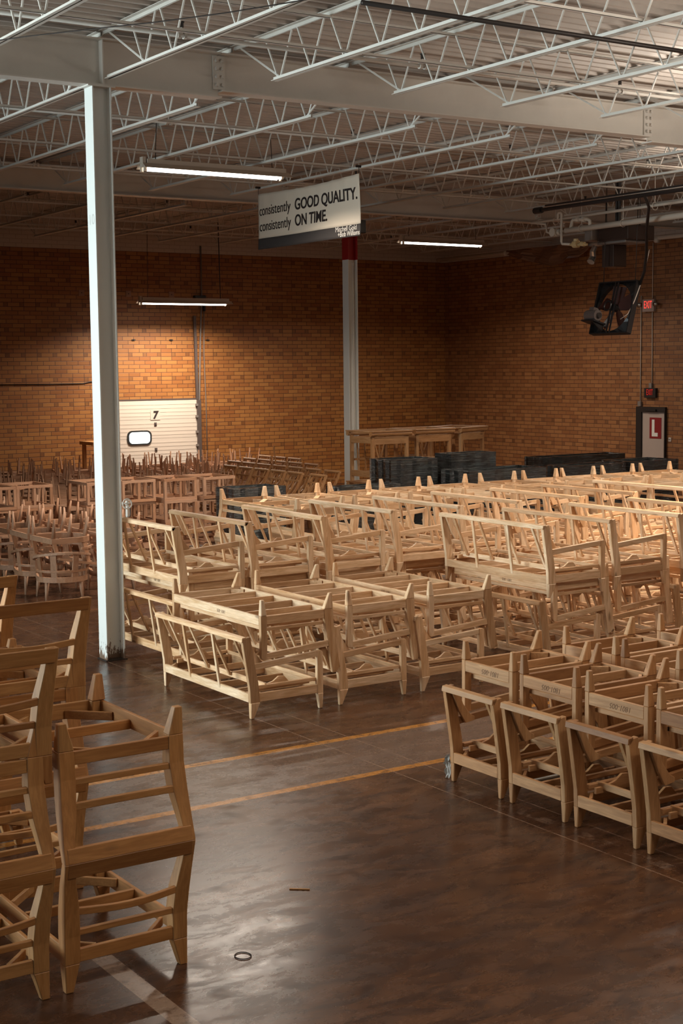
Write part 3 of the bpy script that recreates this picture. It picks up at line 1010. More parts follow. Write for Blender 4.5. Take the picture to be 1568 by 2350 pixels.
obj('fan_frame', fan_frame, BLACK, fn)
BLADE = mat('dark_red_brown_blade', (0.045, 0.012, 0.008), 0.4)
for k in range(5):
    a = 2 * PI * k / 5 + 0.35
    def blade(bm, a=a):
        u = Vector((0, math.cos(a), math.sin(a)))
        v = Vector((0, -math.sin(a), math.cos(a)))
        q = [(0.07, -0.05, -0.02), (0.22, -0.13, -0.05), (0.42, -0.15, -0.06), (0.43, 0.10, 0.05), (0.22, 0.10, 0.04), (0.07, 0.05, 0.02)]
        f = [bm.verts.new(u * r + v * t + Vector((x, 0, 0))) for r, t, x in q]
        g = [bm.verts.new(u * r + v * t + Vector((x + 0.008, 0, 0))) for r, t, x in q]
        bm.faces.new(f); bm.faces.new(list(reversed(g)))
        for i in range(6):
            j = (i + 1) % 6
            bm.faces.new((f[i], g[i], g[j], f[j]))
    obj('blade', blade, BLADE, fn)
obj('hub', lambda bm: tube(bm, [(-0.08, 0, 0), (0.05, 0, 0)], 0.07, 14), BLACK, fn)
obj('support_bar', lambda bm: (bar(bm, (-0.10, 0.04, 0.5), (-0.10, 0.04, -0.5), 0.03, 0.02), bar(bm, (-0.10, -0.04, 0.5), (-0.10, -0.04, -0.5), 0.03, 0.02)), BLACK, fn)
obj('drive_wheel', lambda bm: tube(bm, [(-0.14, 0.10 + 0.09 * math.cos(t * PI / 8), 0.02 + 0.09 * math.sin(t * PI / 8)) for t in range(17)], 0.014, 6, caps=False), BLACK, fn)
mt = obj('motor', lambda bm: (tube(bm, [(-0.30, 0.42, -0.21), (-0.30, 0.13, -0.21)], 0.105, 16), box(bm, -0.36, -0.24, 0.22, 0.34, -0.12, -0.06)), mat('grey_motor', (0.14, 0.11, 0.10), 0.4, 0.4), fn, smooth=False)
obj('motor_mount', lambda bm: (box(bm, -0.40, -0.08, 0.12, 0.46, -0.34, -0.31), prism(bm, [(-0.40, -0.33), (-0.08, -0.33), (-0.08, -0.47)], 'y', 0.16, 0.19)), BLACK, fn)
obj('motor_pulley', lambda bm: tube(bm, [(-0.30, 0.08, -0.21), (-0.30, 0.12, -0.21)], 0.05, 12), DARKSTEEL, mt)
cord('fan_chain', [(20.0, 21.13, 4.80), (20.0, 21.10, 5.6), (20.0, 21.08, 6.38)], 0.008, DARKSTEEL, 'dark chain holding the left corner of the fan', 'chain', 'fan chains')
cord('fan_chain', [(20.0, 20.28, 4.80), (20.0, 20.25, 5.6), (20.0, 20.22, 6.38)], 0.008, DARKSTEEL, 'dark chain holding the right corner of the fan', 'chain', 'fan chains')
cord('power_drop', [(18.45, 18.5, 6.10), (18.8, 18.75, 5.95), (19.3, 19.3, 5.65), (19.75, 19.75, 5.25), (19.95, 20.0, 4.95), (20.0, 20.16, 4.72)], 0.028, BLACK, 'thick black power drop from the conduit to the fan corner', 'cord')
obj('loop_wire', lambda bm: tube(bm, [(-0.03, -0.6, 1.1), (0.0, -0.56, 0.75), (0.0, -0.52, 0.45), (-0.07, -0.52, 0.1), (-0.10, -0.45, -0.15), (-0.12, -0.30, -0.25)], 0.009, 6), mat('pale_cord', (0.45, 0.36, 0.30), 0.6), fn, smooth=True)

tag(obj('service_pipe', lambda bm: (tube(bm, [(25.9, 14.0, 6.17), (25.9, 34.2, 6.26)], 0.055, 10), tube(bm, [(25.9, 25.5, 6.18), (25.9, 25.6, 6.18)], 0.08, 10), tube(bm, [(25.9, 31.1, 6.25), (25.9, 31.2, 6.25)], 0.08, 10)), PIPE, None, smooth=True), 'long cream pipe running along the top of the side brick wall', 'pipe')
for k, y in enumerate((31.0, 27.5)):
    tag(obj('pipe_hanger', lambda bm: tube(bm, [(25.9, y, 6.24), (25.9, y, 6.9)], 0.012, 5), PIPE), 'rod hanger of the pipe along the side wall, %s one' % ('farther', 'nearer')[k], 'hanger', 'hangers on the side wall')
FILM = mat('brown_dusty_plastic', (0.16, 0.075, 0.04), 0.3)


def drape(bm):
    g = []
    low = [6.16, 6.10, 6.03, 5.93, 5.86, 5.78, 5.84, 5.92, 5.95, 6.1]
    for i in range(10):
        y = 31.0 - 3.2 * i / 9
        cs = []
        for j in range(7):
            t = j / 6
            cs.append(bm.verts.new((25.78 + 0.07 * math.sin(i * 1.7 + t * 3) * (1 - t) + 0.1 * t * math.sin(i * 2.3 + 1), y + 0.06 * math.sin(j * 2 + i), 6.30 + (low[i] - 6.30) * t)))
        g.append(cs)
    for i in range(9):
        for j in range(6):
            bm.faces.new((g[i][j], g[i + 1][j], g[i + 1][j + 1], g[i][j + 1]))


dr = tag(obj('plastic_sheet', drape, FILM), 'crumpled brown plastic sheet drooping from the pipe on the side wall', 'plastic sheet')
sm = dr.modifiers.new('thickness', 'SOLIDIFY'); sm.thickness = 0.004

# hand wheel behind the front column
hw = empty('hand_wheel_valve', (7.10, 15.20, 1.73), (0, 0, -0.45))
tag(hw, 'small white hand wheel valve beside the front column', 'valve')
WV = mat('white_valve_paint', (0.6, 0.56, 0.5), 0.5)
obj('wheel_rim', lambda bm: tube(bm, [(0.045 * 0 + 0.05 * math.cos(t * PI / 8), 0, 0.055 * math.sin(t * PI / 8)) for t in range(17)], 0.009, 6, caps=False), WV, hw)
obj('wheel_spoke', lambda bm: [tube(bm, [(0, 0, 0), (0.05 * math.cos(a), 0, 0.055 * math.sin(a))], 0.006, 5) for a in (0.3, 1.56, 2.8, 4.05, 5.3)], WV, hw)
obj('valve_body', lambda bm: (tube(bm, [(0, 0.0, 0), (0, 0.08, 0)], 0.018, 8), tube(bm, [(0, 0.08, 0.03), (0, 0.08, -0.16)], 0.022, 8), tube(bm, [(0, 0.08, 0), (-0.145, 0.08, 0)], 0.012, 8)), WV, hw)
obj('chain', lambda bm: tube(bm, [(0.03, 0.0, -0.05), (0.035, 0, -0.1), (0.02, 0, -0.15), (0.0, 0, -0.14)], 0.004, 5), DARKSTEEL, hw)


# ------------------------------------------------------------------ furniture frames
def rot_copy(pts, f):
    return [f(p) for p in pts]


def settee(name, L, W, nslat, code):
    """frame of an armed seat, back at x = 0, front at x = 0.8, arms at y = 0 and y = L"""
    t = empty(name)
    T = 0.042
    bv = 0.003
    for s_ in (0, 1):
        a, b = (0, T) if s_ == 0 else (L - T, L)
        obj('back_post', lambda bm: prism(bm, [(0.0, 0.15), (0.105, 0.15), (0.085, 0.34), (0.05, 0.52), (0.008, 0.775), (-0.08, 0.76), (-0.035, 0.48), (-0.005, 0.28)], 'y', a, b), W['z'], t, bv)
        obj('front_post', lambda bm: prism(bm, [(0.735, 0.15), (0.80, 0.15), (0.80, 0.53), (0.792, 0.553), (0.775, 0.565), (0.735, 0.562)], 'y', a, b), W['z'], t, bv)
        obj('arm_rail', lambda bm: prism(bm, [(0.062, 0.455), (0.735, 0.507), (0.735, 0.562), (0.05, 0.512)], 'y', a + 0.004, b - 0.004), W['x'], t, bv)
        obj('side_rail', lambda bm: box(bm, 0.10, 0.735, a + 0.004, b - 0.004, 0.153, 0.235), W['x'], t, bv)
        obj('side_stretcher', lambda bm: box(bm, 0.09, 0.735, a + 0.03 - s_ * 0.05, b + 0.02 - s_ * 0.04, 0.268, 0.300), W['x'], t, bv)
        # wing that carries the back upholstery
        ya, yb = (0.044, 0.07) if s_ == 0 else (L - 0.07, L - 0.044)
        obj('back_wing', lambda bm: prism(bm, [(-0.045, 0.755), (0.02, 0.755), (0.075, 0.62), (0.145, 0.53), (0.19, 0.505), (0.19, 0.475), (0.10, 0.462), (0.04, 0.56)], 'y', ya, yb), W['z'], t, bv)
        for k in (0, 1):
            def leg(bm, k=k):
                if k == 0:
                    q0, q1 = (0.002, 0.103), (0.004, 0.038)
                else:
                    q0, q1 = (0.737, 0.80), (0.758, 0.794)
                y0, y1 = a - 0.004, b + 0.006
                yc = (y0 + y1) / 2
                top = [(q0[0], y0, 0.15), (q0[1], y0, 0.15), (q0[1], y1, 0.15), (q0[0], y1, 0.15)]
                bot = [(q1[0], yc - 0.016, 0.0), (q1[1], yc - 0.016, 0.0), (q1[1], yc + 0.016, 0.0), (q1[0], yc + 0.016, 0.0)]
                va = [bm.verts.new(p) for p in top]
                vb = [bm.verts.new(p) for p in bot]
                bm.faces.new(va); bm.faces.new(list(reversed(vb)))
                for i in range(4):
                    j = (i + 1) % 4
                    bm.faces.new((va[i], vb[i], vb[j], va[j]))
            obj('leg', leg, W['z'], t, 0.005)
    obj('top_rail', lambda bm: prism(bm, [(-0.087, 0.730), (-0.058, 0.730), (-0.036, 0.760), (-0.036, 0.778), (-0.080, 0.772)], 'y', 0.0, L), W['y'], t, bv)
    obj('back_rail', lambda bm: box(bm, -0.002, 0.024, T, L - T, 0.153, 0.236), W['y'], t, bv)
    fr = obj('front_rail', lambda bm: box(bm, 0.775, 0.80, T, L - T, 0.153, 0.240), W['y'], t, bv)
    obj('inner_back_rail', lambda bm: box(bm, 0.175, 0.20, T, L - T, 0.262, 0.312), W['y'], t, bv)
    obj('seat_rail', lambda bm: box(bm, 0.715, 0.735, T, L - T, 0.262, 0.300), W['y'], t, bv)
    ys_in = [L * (i + 0.5) / nslat[0] for i in range(nslat[0])]
    if nslat[0] == 1:
        ys_in = [0.12]
    for y in ys_in:
        obj('back_slat', lambda bm: bar(bm, (-0.045, y, 0.745), (0.165, y + 0.01, 0.285), 0.034, 0.022, (1, 0, 0)), W['z'], t, 0.002)
    for i in range(nslat[1]):
        y = L * (i + 1) / (nslat[1] + 1)
        obj('back_upright', lambda bm: bar(bm, (-0.070, y, 0.745), (0.006, y, 0.20), 0.036, 0.022, (1, 0, 0)), W['z'], t, 0.002)
    for i in range(nslat[2]):
        y = L * (i + 1) / (nslat[2] + 1)
        obj('seat_crossbar', lambda bm: box(bm, 0.024, 0.775, y - 0.013, y + 0.013, 0.160, 0.222), W['x'], t, bv)
    for y in ([0.10, L - 0.10] if L > 1 else [0.10, L - 0.10]):
        # scalloped corner brace
        obj('scalloped_brace', lambda bm: prism(bm, [(0.11, 0.24), (0.70, 0.24), (0.70, 0.262), (0.56, 0.268), (0.47, 0.29), (0.42, 0.345), (0.36, 0.35), (0.30, 0.31), (0.2, 0.285), (0.11, 0.285)], 'y', y - 0.011, y + 0.011), W['x'], t, 0.002)
    for y in (0.09, L - 0.09):
        s_ = 1 if y < L / 2 else -1
        obj('corner_block', lambda bm: bar(bm, (0.03, y + s_ * 0.05, 0.20), (0.13, y - s_ * 0.045, 0.20), 0.024, 0.07), W['x'], t, 0.002)
    if code:
        text_obj('pencilled_code', '1801-005', 0.045 if L > 1 else 0.055, PENCIL, fr, (0.8015, L * 0.42, 0.185), (PI / 2, 0, PI / 2), 'CENTER', 0.0003, -0.0006, 0.25)
    return finish(t)


PENCIL = mat('pencil_mark', (0.16, 0.08, 0.04), 0.8)
WP = {a: wood('tan_poplar_' + a, a, (0.52, 0.28, 0.125), (0.34, 0.16, 0.06)) for a in 'xyz'}
LOVE = settee('loveseat_frame', 1.80, WD, (4, 2, 4), True)
ARM = settee('armchair_frame', 0.62, WP, (1, 0, 1), True)
J = lambda s_=0.012: R_.uniform(-s_, s_)
SOFA_CAT = 'sofa frame'


def stack(proto, x, y, n, where, cat, group, kind):
    """lower frame upright, second upside down with its back hanging in the gap, third upright on top"""
    lv = {2: ('lower upright', 'upper upside-down'), 3: ('bottom upright', 'middle upside-down', 'top upright')}[n]
    for i in range(n):
        lab = '%s %s %s' % (lv[i], kind, where)
        dx, dy = (0, 0) if i == 0 else (J(), J(0.03))
        if i == 0:
            place(proto, (x, y, 0), (0, 0, 0), lab, cat, group)
        elif i == 1:
            place(proto, (x + 0.925 + dx, y + 0.02 + dy, 1.105), (0, PI, J(0.01)), lab, cat, group)
        else:
            place(proto, (x + dx, y + dy - 0.03, 0.806), (0, 0, J(0.01)), lab, cat, group)


gp = 'loveseat frames stacked in the middle of the hall'
for i, x in enumerate((6.655, 7.64, 8.625)):
    stack(LOVE, x, 11.68, 2, 'of the two-high stack %s by the aisle' % ('on the far left', 'in the middle', 'on the right')[i], SOFA_CAT, gp, 'pale loveseat frame')
for i, x in enumerate((10.20, 11.15, 12.17, 13.20)):
    stack(LOVE, x, 11.64 + J(0.05), 3, 'in three-high stack %s from left, front row' % nth(i), SOFA_CAT, gp, 'pale loveseat frame')
for i, x in enumerate((7.10, 7.95, 8.92, 9.94, 10.88, 11.85, 12.82, 13.80, 14.8)):
    stack(LOVE, x, 13.95 + J(0.05), 3, 'in three-high stack %s from left, second row' % nth(i), SOFA_CAT, gp, 'pale loveseat frame')
gp = 'armchair frames stacked on the right'
for c, x in enumerate((6.92, 7.98, 9.04)):
    for r, y in enumerate((8.38, 7.67, 6.96, 6.25)):
        if not in_view([(x, y, 1.1), (x, y + 0.62, 1.1), (x, y + 0.62, 0.8)], 10):
            continue
        stack(ARM, x, y, 2, 'in stack line %s from the aisle, %s from the painted lines' % (('first', 'second', 'third')[c], nth(r, 'nearest')), 'armchair frame', gp, 'armchair frame')


def block_frame(name, Wd, Dp, W, nx, bevel=0.003):
    """armless frame, back along y = 0, seat depth Dp, square tapered legs; height 0.7185"""
    t = empty(name)
    H = 0.7185
    for s_ in (0, 1):
        m1 = (lambda x: x) if s_ == 0 else (lambda x: Wd - x)

        def post(bm):
            # board tapering upward and leaning back
            secs = [(0.15, 0.0, 0.085, 0.0, 0.07), (0.30, 0.0, 0.088, -0.006, 0.085), (0.45, -0.006, 0.078, -0.03, 0.06), (0.60, -0.014, 0.052, -0.06, 0.01), (H, -0.018, 0.040, -0.09, -0.04)]
            rings = [[bm.verts.new((m1(a), c, z)), bm.verts.new((m1(b), c, z)), bm.verts.new((m1(b), d, z)), bm.verts.new((m1(a), d, z))] for z, a, b, c, d in [(q[0], q[1], q[2], q[3], q[4]) for q in secs] ] if False else None
            rings = []
            for z, a, b, c, d in secs:
                rings.append([bm.verts.new((m1(a), c, z)), bm.verts.new((m1(b), c, z)), bm.verts.new((m1(b), d, z)), bm.verts.new((m1(a), d, z))])
            bm.faces.new(rings[0]); bm.faces.new(list(reversed(rings[-1])))
            for p, q in zip(rings, rings[1:]):
                for i in range(4):
                    j = (i + 1) % 4
                    bm.faces.new((p[i], q[i], q[j], p[j]))
        obj('back_post', post, W['z'], t, bevel)
        for yy in (0, 1):
            def leg(bm):
                y0, y1 = (0.0, 0.075) if yy == 0 else (Dp - 0.075, Dp)
                b0, b1 = (0.0, 0.045) if yy == 0 else (Dp - 0.045, Dp)
                va = [bm.verts.new((m1(x), y, 0.15)) for x, y in ((0, y0), (0.085, y0), (0.085, y1), (0, y1))]
                vb = [bm.verts.new((m1(x), y, 0.0)) for x, y in ((0.002, b0), (0.045, b0), (0.045, b1), (0.002, b1))]
                bm.faces.new(va); bm.faces.new(list(reversed(vb)))
                for i in range(4):
                    j = (i + 1) % 4
                    bm.faces.new((va[i], vb[i], vb[j], va[j]))
            obj('leg', leg, W['z'], t, 0.004)
        a, b = sorted((m1(0.004), m1(0.028)))
        obj('side_rail', lambda bm: box(bm, a, b, 0.07, Dp, 0.153, 0.245), W['y'], t, bevel)
        a, b = sorted((m1(0.03), m1(0.085)))
        obj('corner_post', lambda bm: box(bm, a, b, Dp - 0.07, Dp - 0.026, 0.153, 0.25), W['z'], t, bevel)
        obj('corner_brace', lambda bm: bar(bm, (m1(0.06), 0.20, 0.19), (m1(0.20), 0.06, 0.19), 0.022, 0.05), W['x'], t, bevel)
        obj('corner_brace', lambda bm: bar(bm, (m1(0.03), Dp - 0.24, 0.215), (m1(0.24), Dp - 0.03, 0.215), 0.022, 0.05), W['x'], t, bevel)
    obj('back_seat_rail', lambda bm: box(bm, 0.085, Wd - 0.085, 0.004, 0.03, 0.155, 0.226), W['x'], t, bevel)
    obj('front_rail', lambda bm: box(bm, 0.028, Wd - 0.028, Dp - 0.026, Dp, 0.153, 0.245), W['x'], t, bevel)
    obj('back_slat', lambda bm: box(bm, 0.08, Wd - 0.08, 0.0, 0.028, 0.300, 0.333), W['x'], t, bevel)
    def bow(bm):
        strip(bm, [(0.072 + (Wd - 0.144) * k / 8, -0.012 - 0.03 * math.sin(PI * k / 8), 0.44 - 0.012 * math.sin(PI * k / 8)) for k in range(9)], 0.038, 0.024, (0, 0, 1))
    obj('back_slat', bow, W['x'], t, bevel)
    obj('top_rail', lambda bm: prism(bm, [(-0.075, 0.640), (-0.05, 0.640), (-0.066, H), (-0.091, H)], 'x', 0.0, Wd), W['x'], t, bevel)
    for i in range(nx):
        x = Wd * (i + 1) / (nx + 1)
        if Dp > 0.9:
            continue
        obj('seat_crossbar', lambda bm: box(bm, x - 0.012, x + 0.012, 0.03, Dp - 0.026, 0.165, 0.225), W['y'], t, bevel)
    if Dp > 0.9:
        obj('seat_crossbar', lambda bm: box(bm, 0.028, Wd - 0.028, Dp * 0.56, Dp * 0.56 + 0.028, 0.19, 0.245), W['x'], t, bevel)
    else:
        for a, b in ((0.03, Wd * 0.48), (Wd * 0.52, Wd - 0.03)):
            obj('diagonal_brace', lambda bm: bar(bm, (a + 0.06, 0.05, 0.20), (b - 0.06, Dp - 0.05, 0.20), 0.07, 0.018), W['x'], t, bevel)
    return finish(t)


SLIP = block_frame('slipper_chair_frame', 0.715, 1.08, WW, 1)
gp = 'armless chair frames stacked at the lower left'
SC = 'chair frame'
near = [((2.85, 7.0), 2, 'in the nearest stack'), ((2.05, 7.0), 3, 'in the stack cut by the left edge'),
        ((2.86, 8.43), 3, 'in the stack behind the nearest one'), ((2.00, 8.45), 2, 'in the hidden stack behind the left one'),
        ((2.84, 9.62), 3, 'in the farthest stack before the column'), ]
for (x, y), n, w_ in near:
    for i in range(n):
        lab = ('bottom upright', 'upturned second', 'top upright')[i] + ' honey armless chair frame ' + w_
        if i == 1:
            place(SLIP, (x + 0.715, y, 1.437), (0, PI, 0), lab, SC, gp)
        else:
            place(SLIP, (x + (0.05 if i else 0), y, 0 if i == 0 else 1.437 - 0.30), (0, 0, 0), lab, SC, gp)

BLOCK = block_frame('armless_sofa_frame', 2.22, 0.80, WD, 2, 0.0)
gp = 'armless sofa frames in the third row'
for i, x in enumerate((10.63, 11.59, 12.57, 13.56, 14.54, 15.60, 16.55, 17.44, 18.40, 19.36)):
    w_ = 'in the third row, %s from the left' % nth(i)
    place(BLOCK, (x, 19.53, 0), (0, 0, -PI / 2), 'lower armless sofa frame ' + w_, SOFA_CAT, gp)
    place(BLOCK, (x, 17.30 + J(0.02), 1.437), (0, PI, -PI / 2), 'upturned square-legged sofa frame ' + w_, SOFA_CAT, gp)


def barrel(name, legh, W, ht, n=10, arm=True):
    t = empty(name)
    # D-shaped ring: straight front at x = -0.3, round back at +x
    def ring(z0, z1, k=1.0, th=0.03):
        pts = [(-0.30 * k, -0.30 * k), (0.05 * k, -0.31 * k)] + [(0.05 * k + 0.29 * k * math.sin(a), -0.31 * k * math.cos(a)) for a in [PI * i / n for i in range(1, n)]] + [(0.05 * k, 0.31 * k), (-0.30 * k, 0.30 * k)]
        def f(bm):
            def ins(p):
                r = math.hypot(*p)
                return (p[0] * (1 - th / r), p[1] * (1 - th / r))
            o0 = [bm.verts.new((*p, z0)) for p in pts]; o1 = [bm.verts.new((*p, z1)) for p in pts]
            i0 = [bm.verts.new((*ins(p), z0)) for p in pts]; i1 = [bm.verts.new((*ins(p), z1)) for p in pts]
            m_ = len(pts)
            for i in range(m_):
                j = (i + 1) % m_
                bm.faces.new((o0[i], o0[j], o1[j], o1[i])); bm.faces.new((i0[i], i0[j], i1[j], i1[i]))
                bm.faces.new((o1[i], o1[j], i1[j], i1[i])); bm.faces.new((o0[i], o0[j], i0[j], i0[i]))
        return f
    obj('seat_ring', ring(legh, legh + 0.075), W['x'], t)
    for i, (x, y) in enumerate(((-0.26, -0.26), (-0.26, 0.26), (0.20, -0.2), (0.20, 0.2))):
        obj('leg', lambda bm: tube(bm, [(x, y, legh + 0.06), (x * (0.98 if x < 0 else 1.25), y * 1.12, 0)], 0.032, 8, 0.014), W['z'], t, smooth=True)
    # curved posts and rails of the barrel back
    for k, a in enumerate((25, 65, 115, 155)):
        a = math.radians(a)
        bx, by = 0.05 + 0.27 * math.sin(a), -0.29 * math.cos(a)
        obj('back_post', lambda bm: strip(bm, [(bx, by, legh + 0.07), (bx + 0.04 * math.sin(a), by * 1.05, legh + 0.2), (bx + 0.10 * math.sin(a), by * 1.12, ht - 0.03)], 0.075, 0.022, (math.cos(a), math.sin(a), 0)), W['z'], t)
    for s_ in (-1, 1):
        obj('arm_post', lambda bm: bar(bm, (-0.26, s_ * 0.285, legh + 0.07), (-0.22, s_ * 0.30, ht - 0.16), 0.03, 0.045, (1, 0, 0)), W['z'], t)
    def top(bm):
        P_ = [(-0.22, -0.315, ht - 0.15), (-0.05, -0.33, ht - 0.11)]
        P_ += [(0.05 + 0.38 * math.sin(math.radians(a)), -0.335 * math.cos(math.radians(a)), ht - 0.09 + 0.09 * math.sin(math.radians(a))) for a in range(15, 170, 15)]
        P_ += [(-0.05, 0.33, ht - 0.11), (-0.22, 0.315, ht - 0.15)]
        strip(bm, P_, 0.035, 0.04, (0, 0, 1))
    obj('top_rail', top, W['x'], t)
    obj('lower_back_rail', lambda bm: strip(bm, [(0.05 + 0.30 * math.sin(math.radians(a)), -0.31 * math.cos(math.radians(a)), legh + 0.16) for a in range(10, 175, 16)], 0.03, 0.03, (0, 0, 1)), W['x'], t)
    return finish(t)


BAR = barrel('barrel_chair_frame', 0.27, WR, 0.70)
gp = 'barrel chair frames stacked in pairs on the left'
for c, x in enumerate((8.12, 8.98)):
    for r in range(5):
        y = 19.62 + 0.83 * r + c * 0.12
        w_ = 'left of the column, %s line, %s from the front' % (('left', 'right')[c], nth(r))
        ca = (8 + 4 * r) / 57
        b1_ = place(BAR, (x, y, 0), (0, 0, -PI / 2 - 0.25 + J(0.05)), 'lower round-backed chair frame ' + w_, SC, gp)
        b2_ = place(BAR, (x + 0.02, y, 1.17), (0, PI, PI + J(0.04)), 'upturned round-backed chair frame ' + w_, SC, gp)
        b1_.scale = (1.15, 1.15, 1)
        b2_.scale = (1.1, 1.26, 1)


def simple_chair(name, W):
    t = empty(name)
    lg, ht = 0.31, 0.59
    obj('seat_frame', lambda bm: (box(bm, -0.27, 0.27, -0.27, -0.245, lg, lg + 0.07), box(bm, -0.27, 0.27, 0.245, 0.27, lg, lg + 0.07), box(bm, -0.27, -0.245, -0.245, 0.245, lg, lg + 0.07), box(bm, 0.245, 0.27, -0.245, 0.245, lg, lg + 0.07)), W['x'], t)
    for x in (-1, 1):
        for y in (-1, 1):
            obj('leg', lambda bm: bar(bm, (x * 0.25, y * 0.25, lg + 0.07), (x * 0.29, y * 0.27, 0), 0.042, 0.042, (0, 1, 0), 0.022, 0.022), W['z'], t)
    for y in (-1, 1):
        obj('arm_frame', lambda bm: (box(bm, -0.27, -0.235, y * 0.265 - 0.015, y * 0.265 + 0.015, lg + 0.07, ht), box(bm, -0.27, 0.27, y * 0.265 - 0.018, y * 0.265 + 0.018, ht - 0.03, ht)), W['x'], t)
    obj('back_frame', lambda bm: (box(bm, 0.235, 0.265, -0.26, -0.22, lg + 0.07, ht - 0.03), box(bm, 0.235, 0.265, 0.22, 0.26, lg + 0.07, ht - 0.03), box(bm, 0.24, 0.262, -0.03, 0.03, lg + 0.07, ht - 0.03)), W['z'], t)
    return finish(t)


FAR = simple_chair('side_chair_frame', WR)
gp = 'chair frames stacked in pairs by the back wall'
r = 0
y = 24.2
while y < 33.4:
    k = 0
    x = 0.355 * y
    while x < 0.585 * y - 0.2:
        if 13.0 < x and y < 26.0:
            x += 0.8; continue
        if in_view([(x, y, 1.28)], 0):
            w_ = 'by the back wall, %s row, %s from left' % (nth(r), nth(k))
            a = J(0.25) + (PI / 2 if (k + r) % 3 == 0 else 0)
            place(FAR, (x, y, 0), (0, 0, a), 'lower slender chair frame ' + w_, SC, gp)
            place(FAR, (x + J(0.04), y + J(0.04), 1.182), (0, PI, a + J(0.12)), 'upturned slender chair frame ' + w_, SC, gp)
            k += 1
        x += 0.80 + J(0.06)
    y += 0.98
    r += 1


def cube_frame(name, W, sx, sy, h):
    t = empty(name)
    q = 0.045
    for x in (0, sx - q):
        for y_ in (0, sy - q):
            obj('corner_post', lambda bm: box(bm, x, x + q, y_, y_ + q, q, h - q), W['z'], t)
    for z in (0, h - q):
        for y_ in (0, sy - 0.025):
            obj('long_rail', lambda bm: box(bm, 0, sx, y_, y_ + 0.025, z, z + q), W['x'], t)
        for x in (0, sx - 0.025):
            obj('short_rail', lambda bm: box(bm, x, x + 0.025, 0.025, sy - 0.025, z, z + q), W['y'], t)
    for x, y_ in ((sx / 2 - 0.02, 0.003), (sx / 2 - 0.02, sy - 0.028)):
        obj('middle_post', lambda bm: box(bm, x, x + 0.04, y_, y_ + 0.025, q, h - q), W['z'], t)
    for x, y_ in ((0.003, sy / 2 - 0.02), (sx - 0.028, sy / 2 - 0.02)):
        obj('middle_post', lambda bm: box(bm, x, x + 0.025, y_, y_ + 0.04, q, h - q), W['z'], t)
    obj('diagonal_brace', lambda bm: bar(bm, (0.03, 0.04, h - 0.06), (sx - 0.03, sy - 0.04, h - 0.06), 0.05, 0.02), W['x'], t)
    return finish(t)


CB = cube_frame('ottoman_frame', WR, 0.60, 0.80, 0.36)
gp = 'open box frames stacked left and right of the column'
for i, (x, y) in enumerate(((9.50, 21.85), (10.12, 21.85), (10.84, 21.75), (11.50, 21.65), (7.75, 21.9), (8.38, 21.98))):
    for k in range(4):
        place(CB, (x + J(0.01), y + J(0.01), k * 0.361), (0, 0, 0), 'open box frame, %s from the floor, %s' % (nth(k), ('just left of the column', 'behind the column', 'just right of the column', 'farthest right of the column', 'at the left picture edge', 'beside the left edge stack')[i]), 'ottoman frame', gp)


def lounger(name, W):
    t = empty(name)
    C_ = [(0.10, 1.19), (0.05, 1.08), (-0.04, 0.92), (-0.18, 0.76), (-0.38, 0.62), (-0.64, 0.53), (-0.92, 0.50)]
    hw_ = 0.25
    for s_ in (-1, 1):
        obj('curved_rail', lambda bm: strip(bm, [(x, s_ * hw_, z) for x, z in C_], 0.030, 0.045, (0, 1, 0)), W['z'], t)
        obj('inner_curved_rail', lambda bm: strip(bm, [(x - 0.03, s_ * 0.09, z - 0.02) for x, z in C_[1:]], 0.02, 0.028, (0, 1, 0)), W['z'], t)
        obj('leg', lambda bm: bar(bm, (0.0, s_ * 0.22, 0.98), (0.12, s_ * 0.22, 0.0), 0.035, 0.045), W['z'], t)
        obj('leg', lambda bm: bar(bm, (-0.86, s_ * 0.22, 0.50), (-0.86, s_ * 0.22, 0.0), 0.035, 0.045), W['z'], t)
    obj('head_rail', lambda bm: tube(bm, [(0.10, -hw_ - 0.02, 1.20), (0.10, hw_ + 0.02, 1.20)], 0.028, 8), W['y'], t)
    obj('neck_rail', lambda bm: box(bm, 0.0, 0.04, -hw_, hw_, 1.05, 1.08), W['y'], t)
    obj('foot_rail', lambda bm: box(bm, -0.93, -0.89, -hw_, hw_, 0.48, 0.52), W['y'], t)
    obj('spindle', lambda bm: bar(bm, (0.09, 0.15, 1.19), (0.02, 0.15, 1.06), 0.02, 0.02), W['z'], t)
    obj('spindle', lambda bm: bar(bm, (0.09, -0.15, 1.19), (0.02, -0.15, 1.06), 0.02, 0.02), W['z'], t)
    return finish(t)


LG = lounger('lounge_chair_frame', WP)
gp = 'curved lounge frames before the back wall'
LROWS = [(14.85, [26.9, 26.26, 25.62, 24.97, 24.33, 23.5]), (15.62, [28.1, 27.47, 26.84, 26.2, 25.56, 24.9, 24.2]), (16.40, [28.8, 28.15, 27.5, 26.85, 26.2]), (17.15, [29.4, 28.75, 28.1])]
for r, (x, ys) in enumerate(LROWS):
    for c, y in enumerate(ys):
        place(LG, (x, y, 0), (0, 0, J(0.02)), 'curved lounge chair frame with square head rail, %s from the left in row %s' % (nth(c), ('one', 'two', 'three', 'four')[r]), 'lounge chair frame', gp)


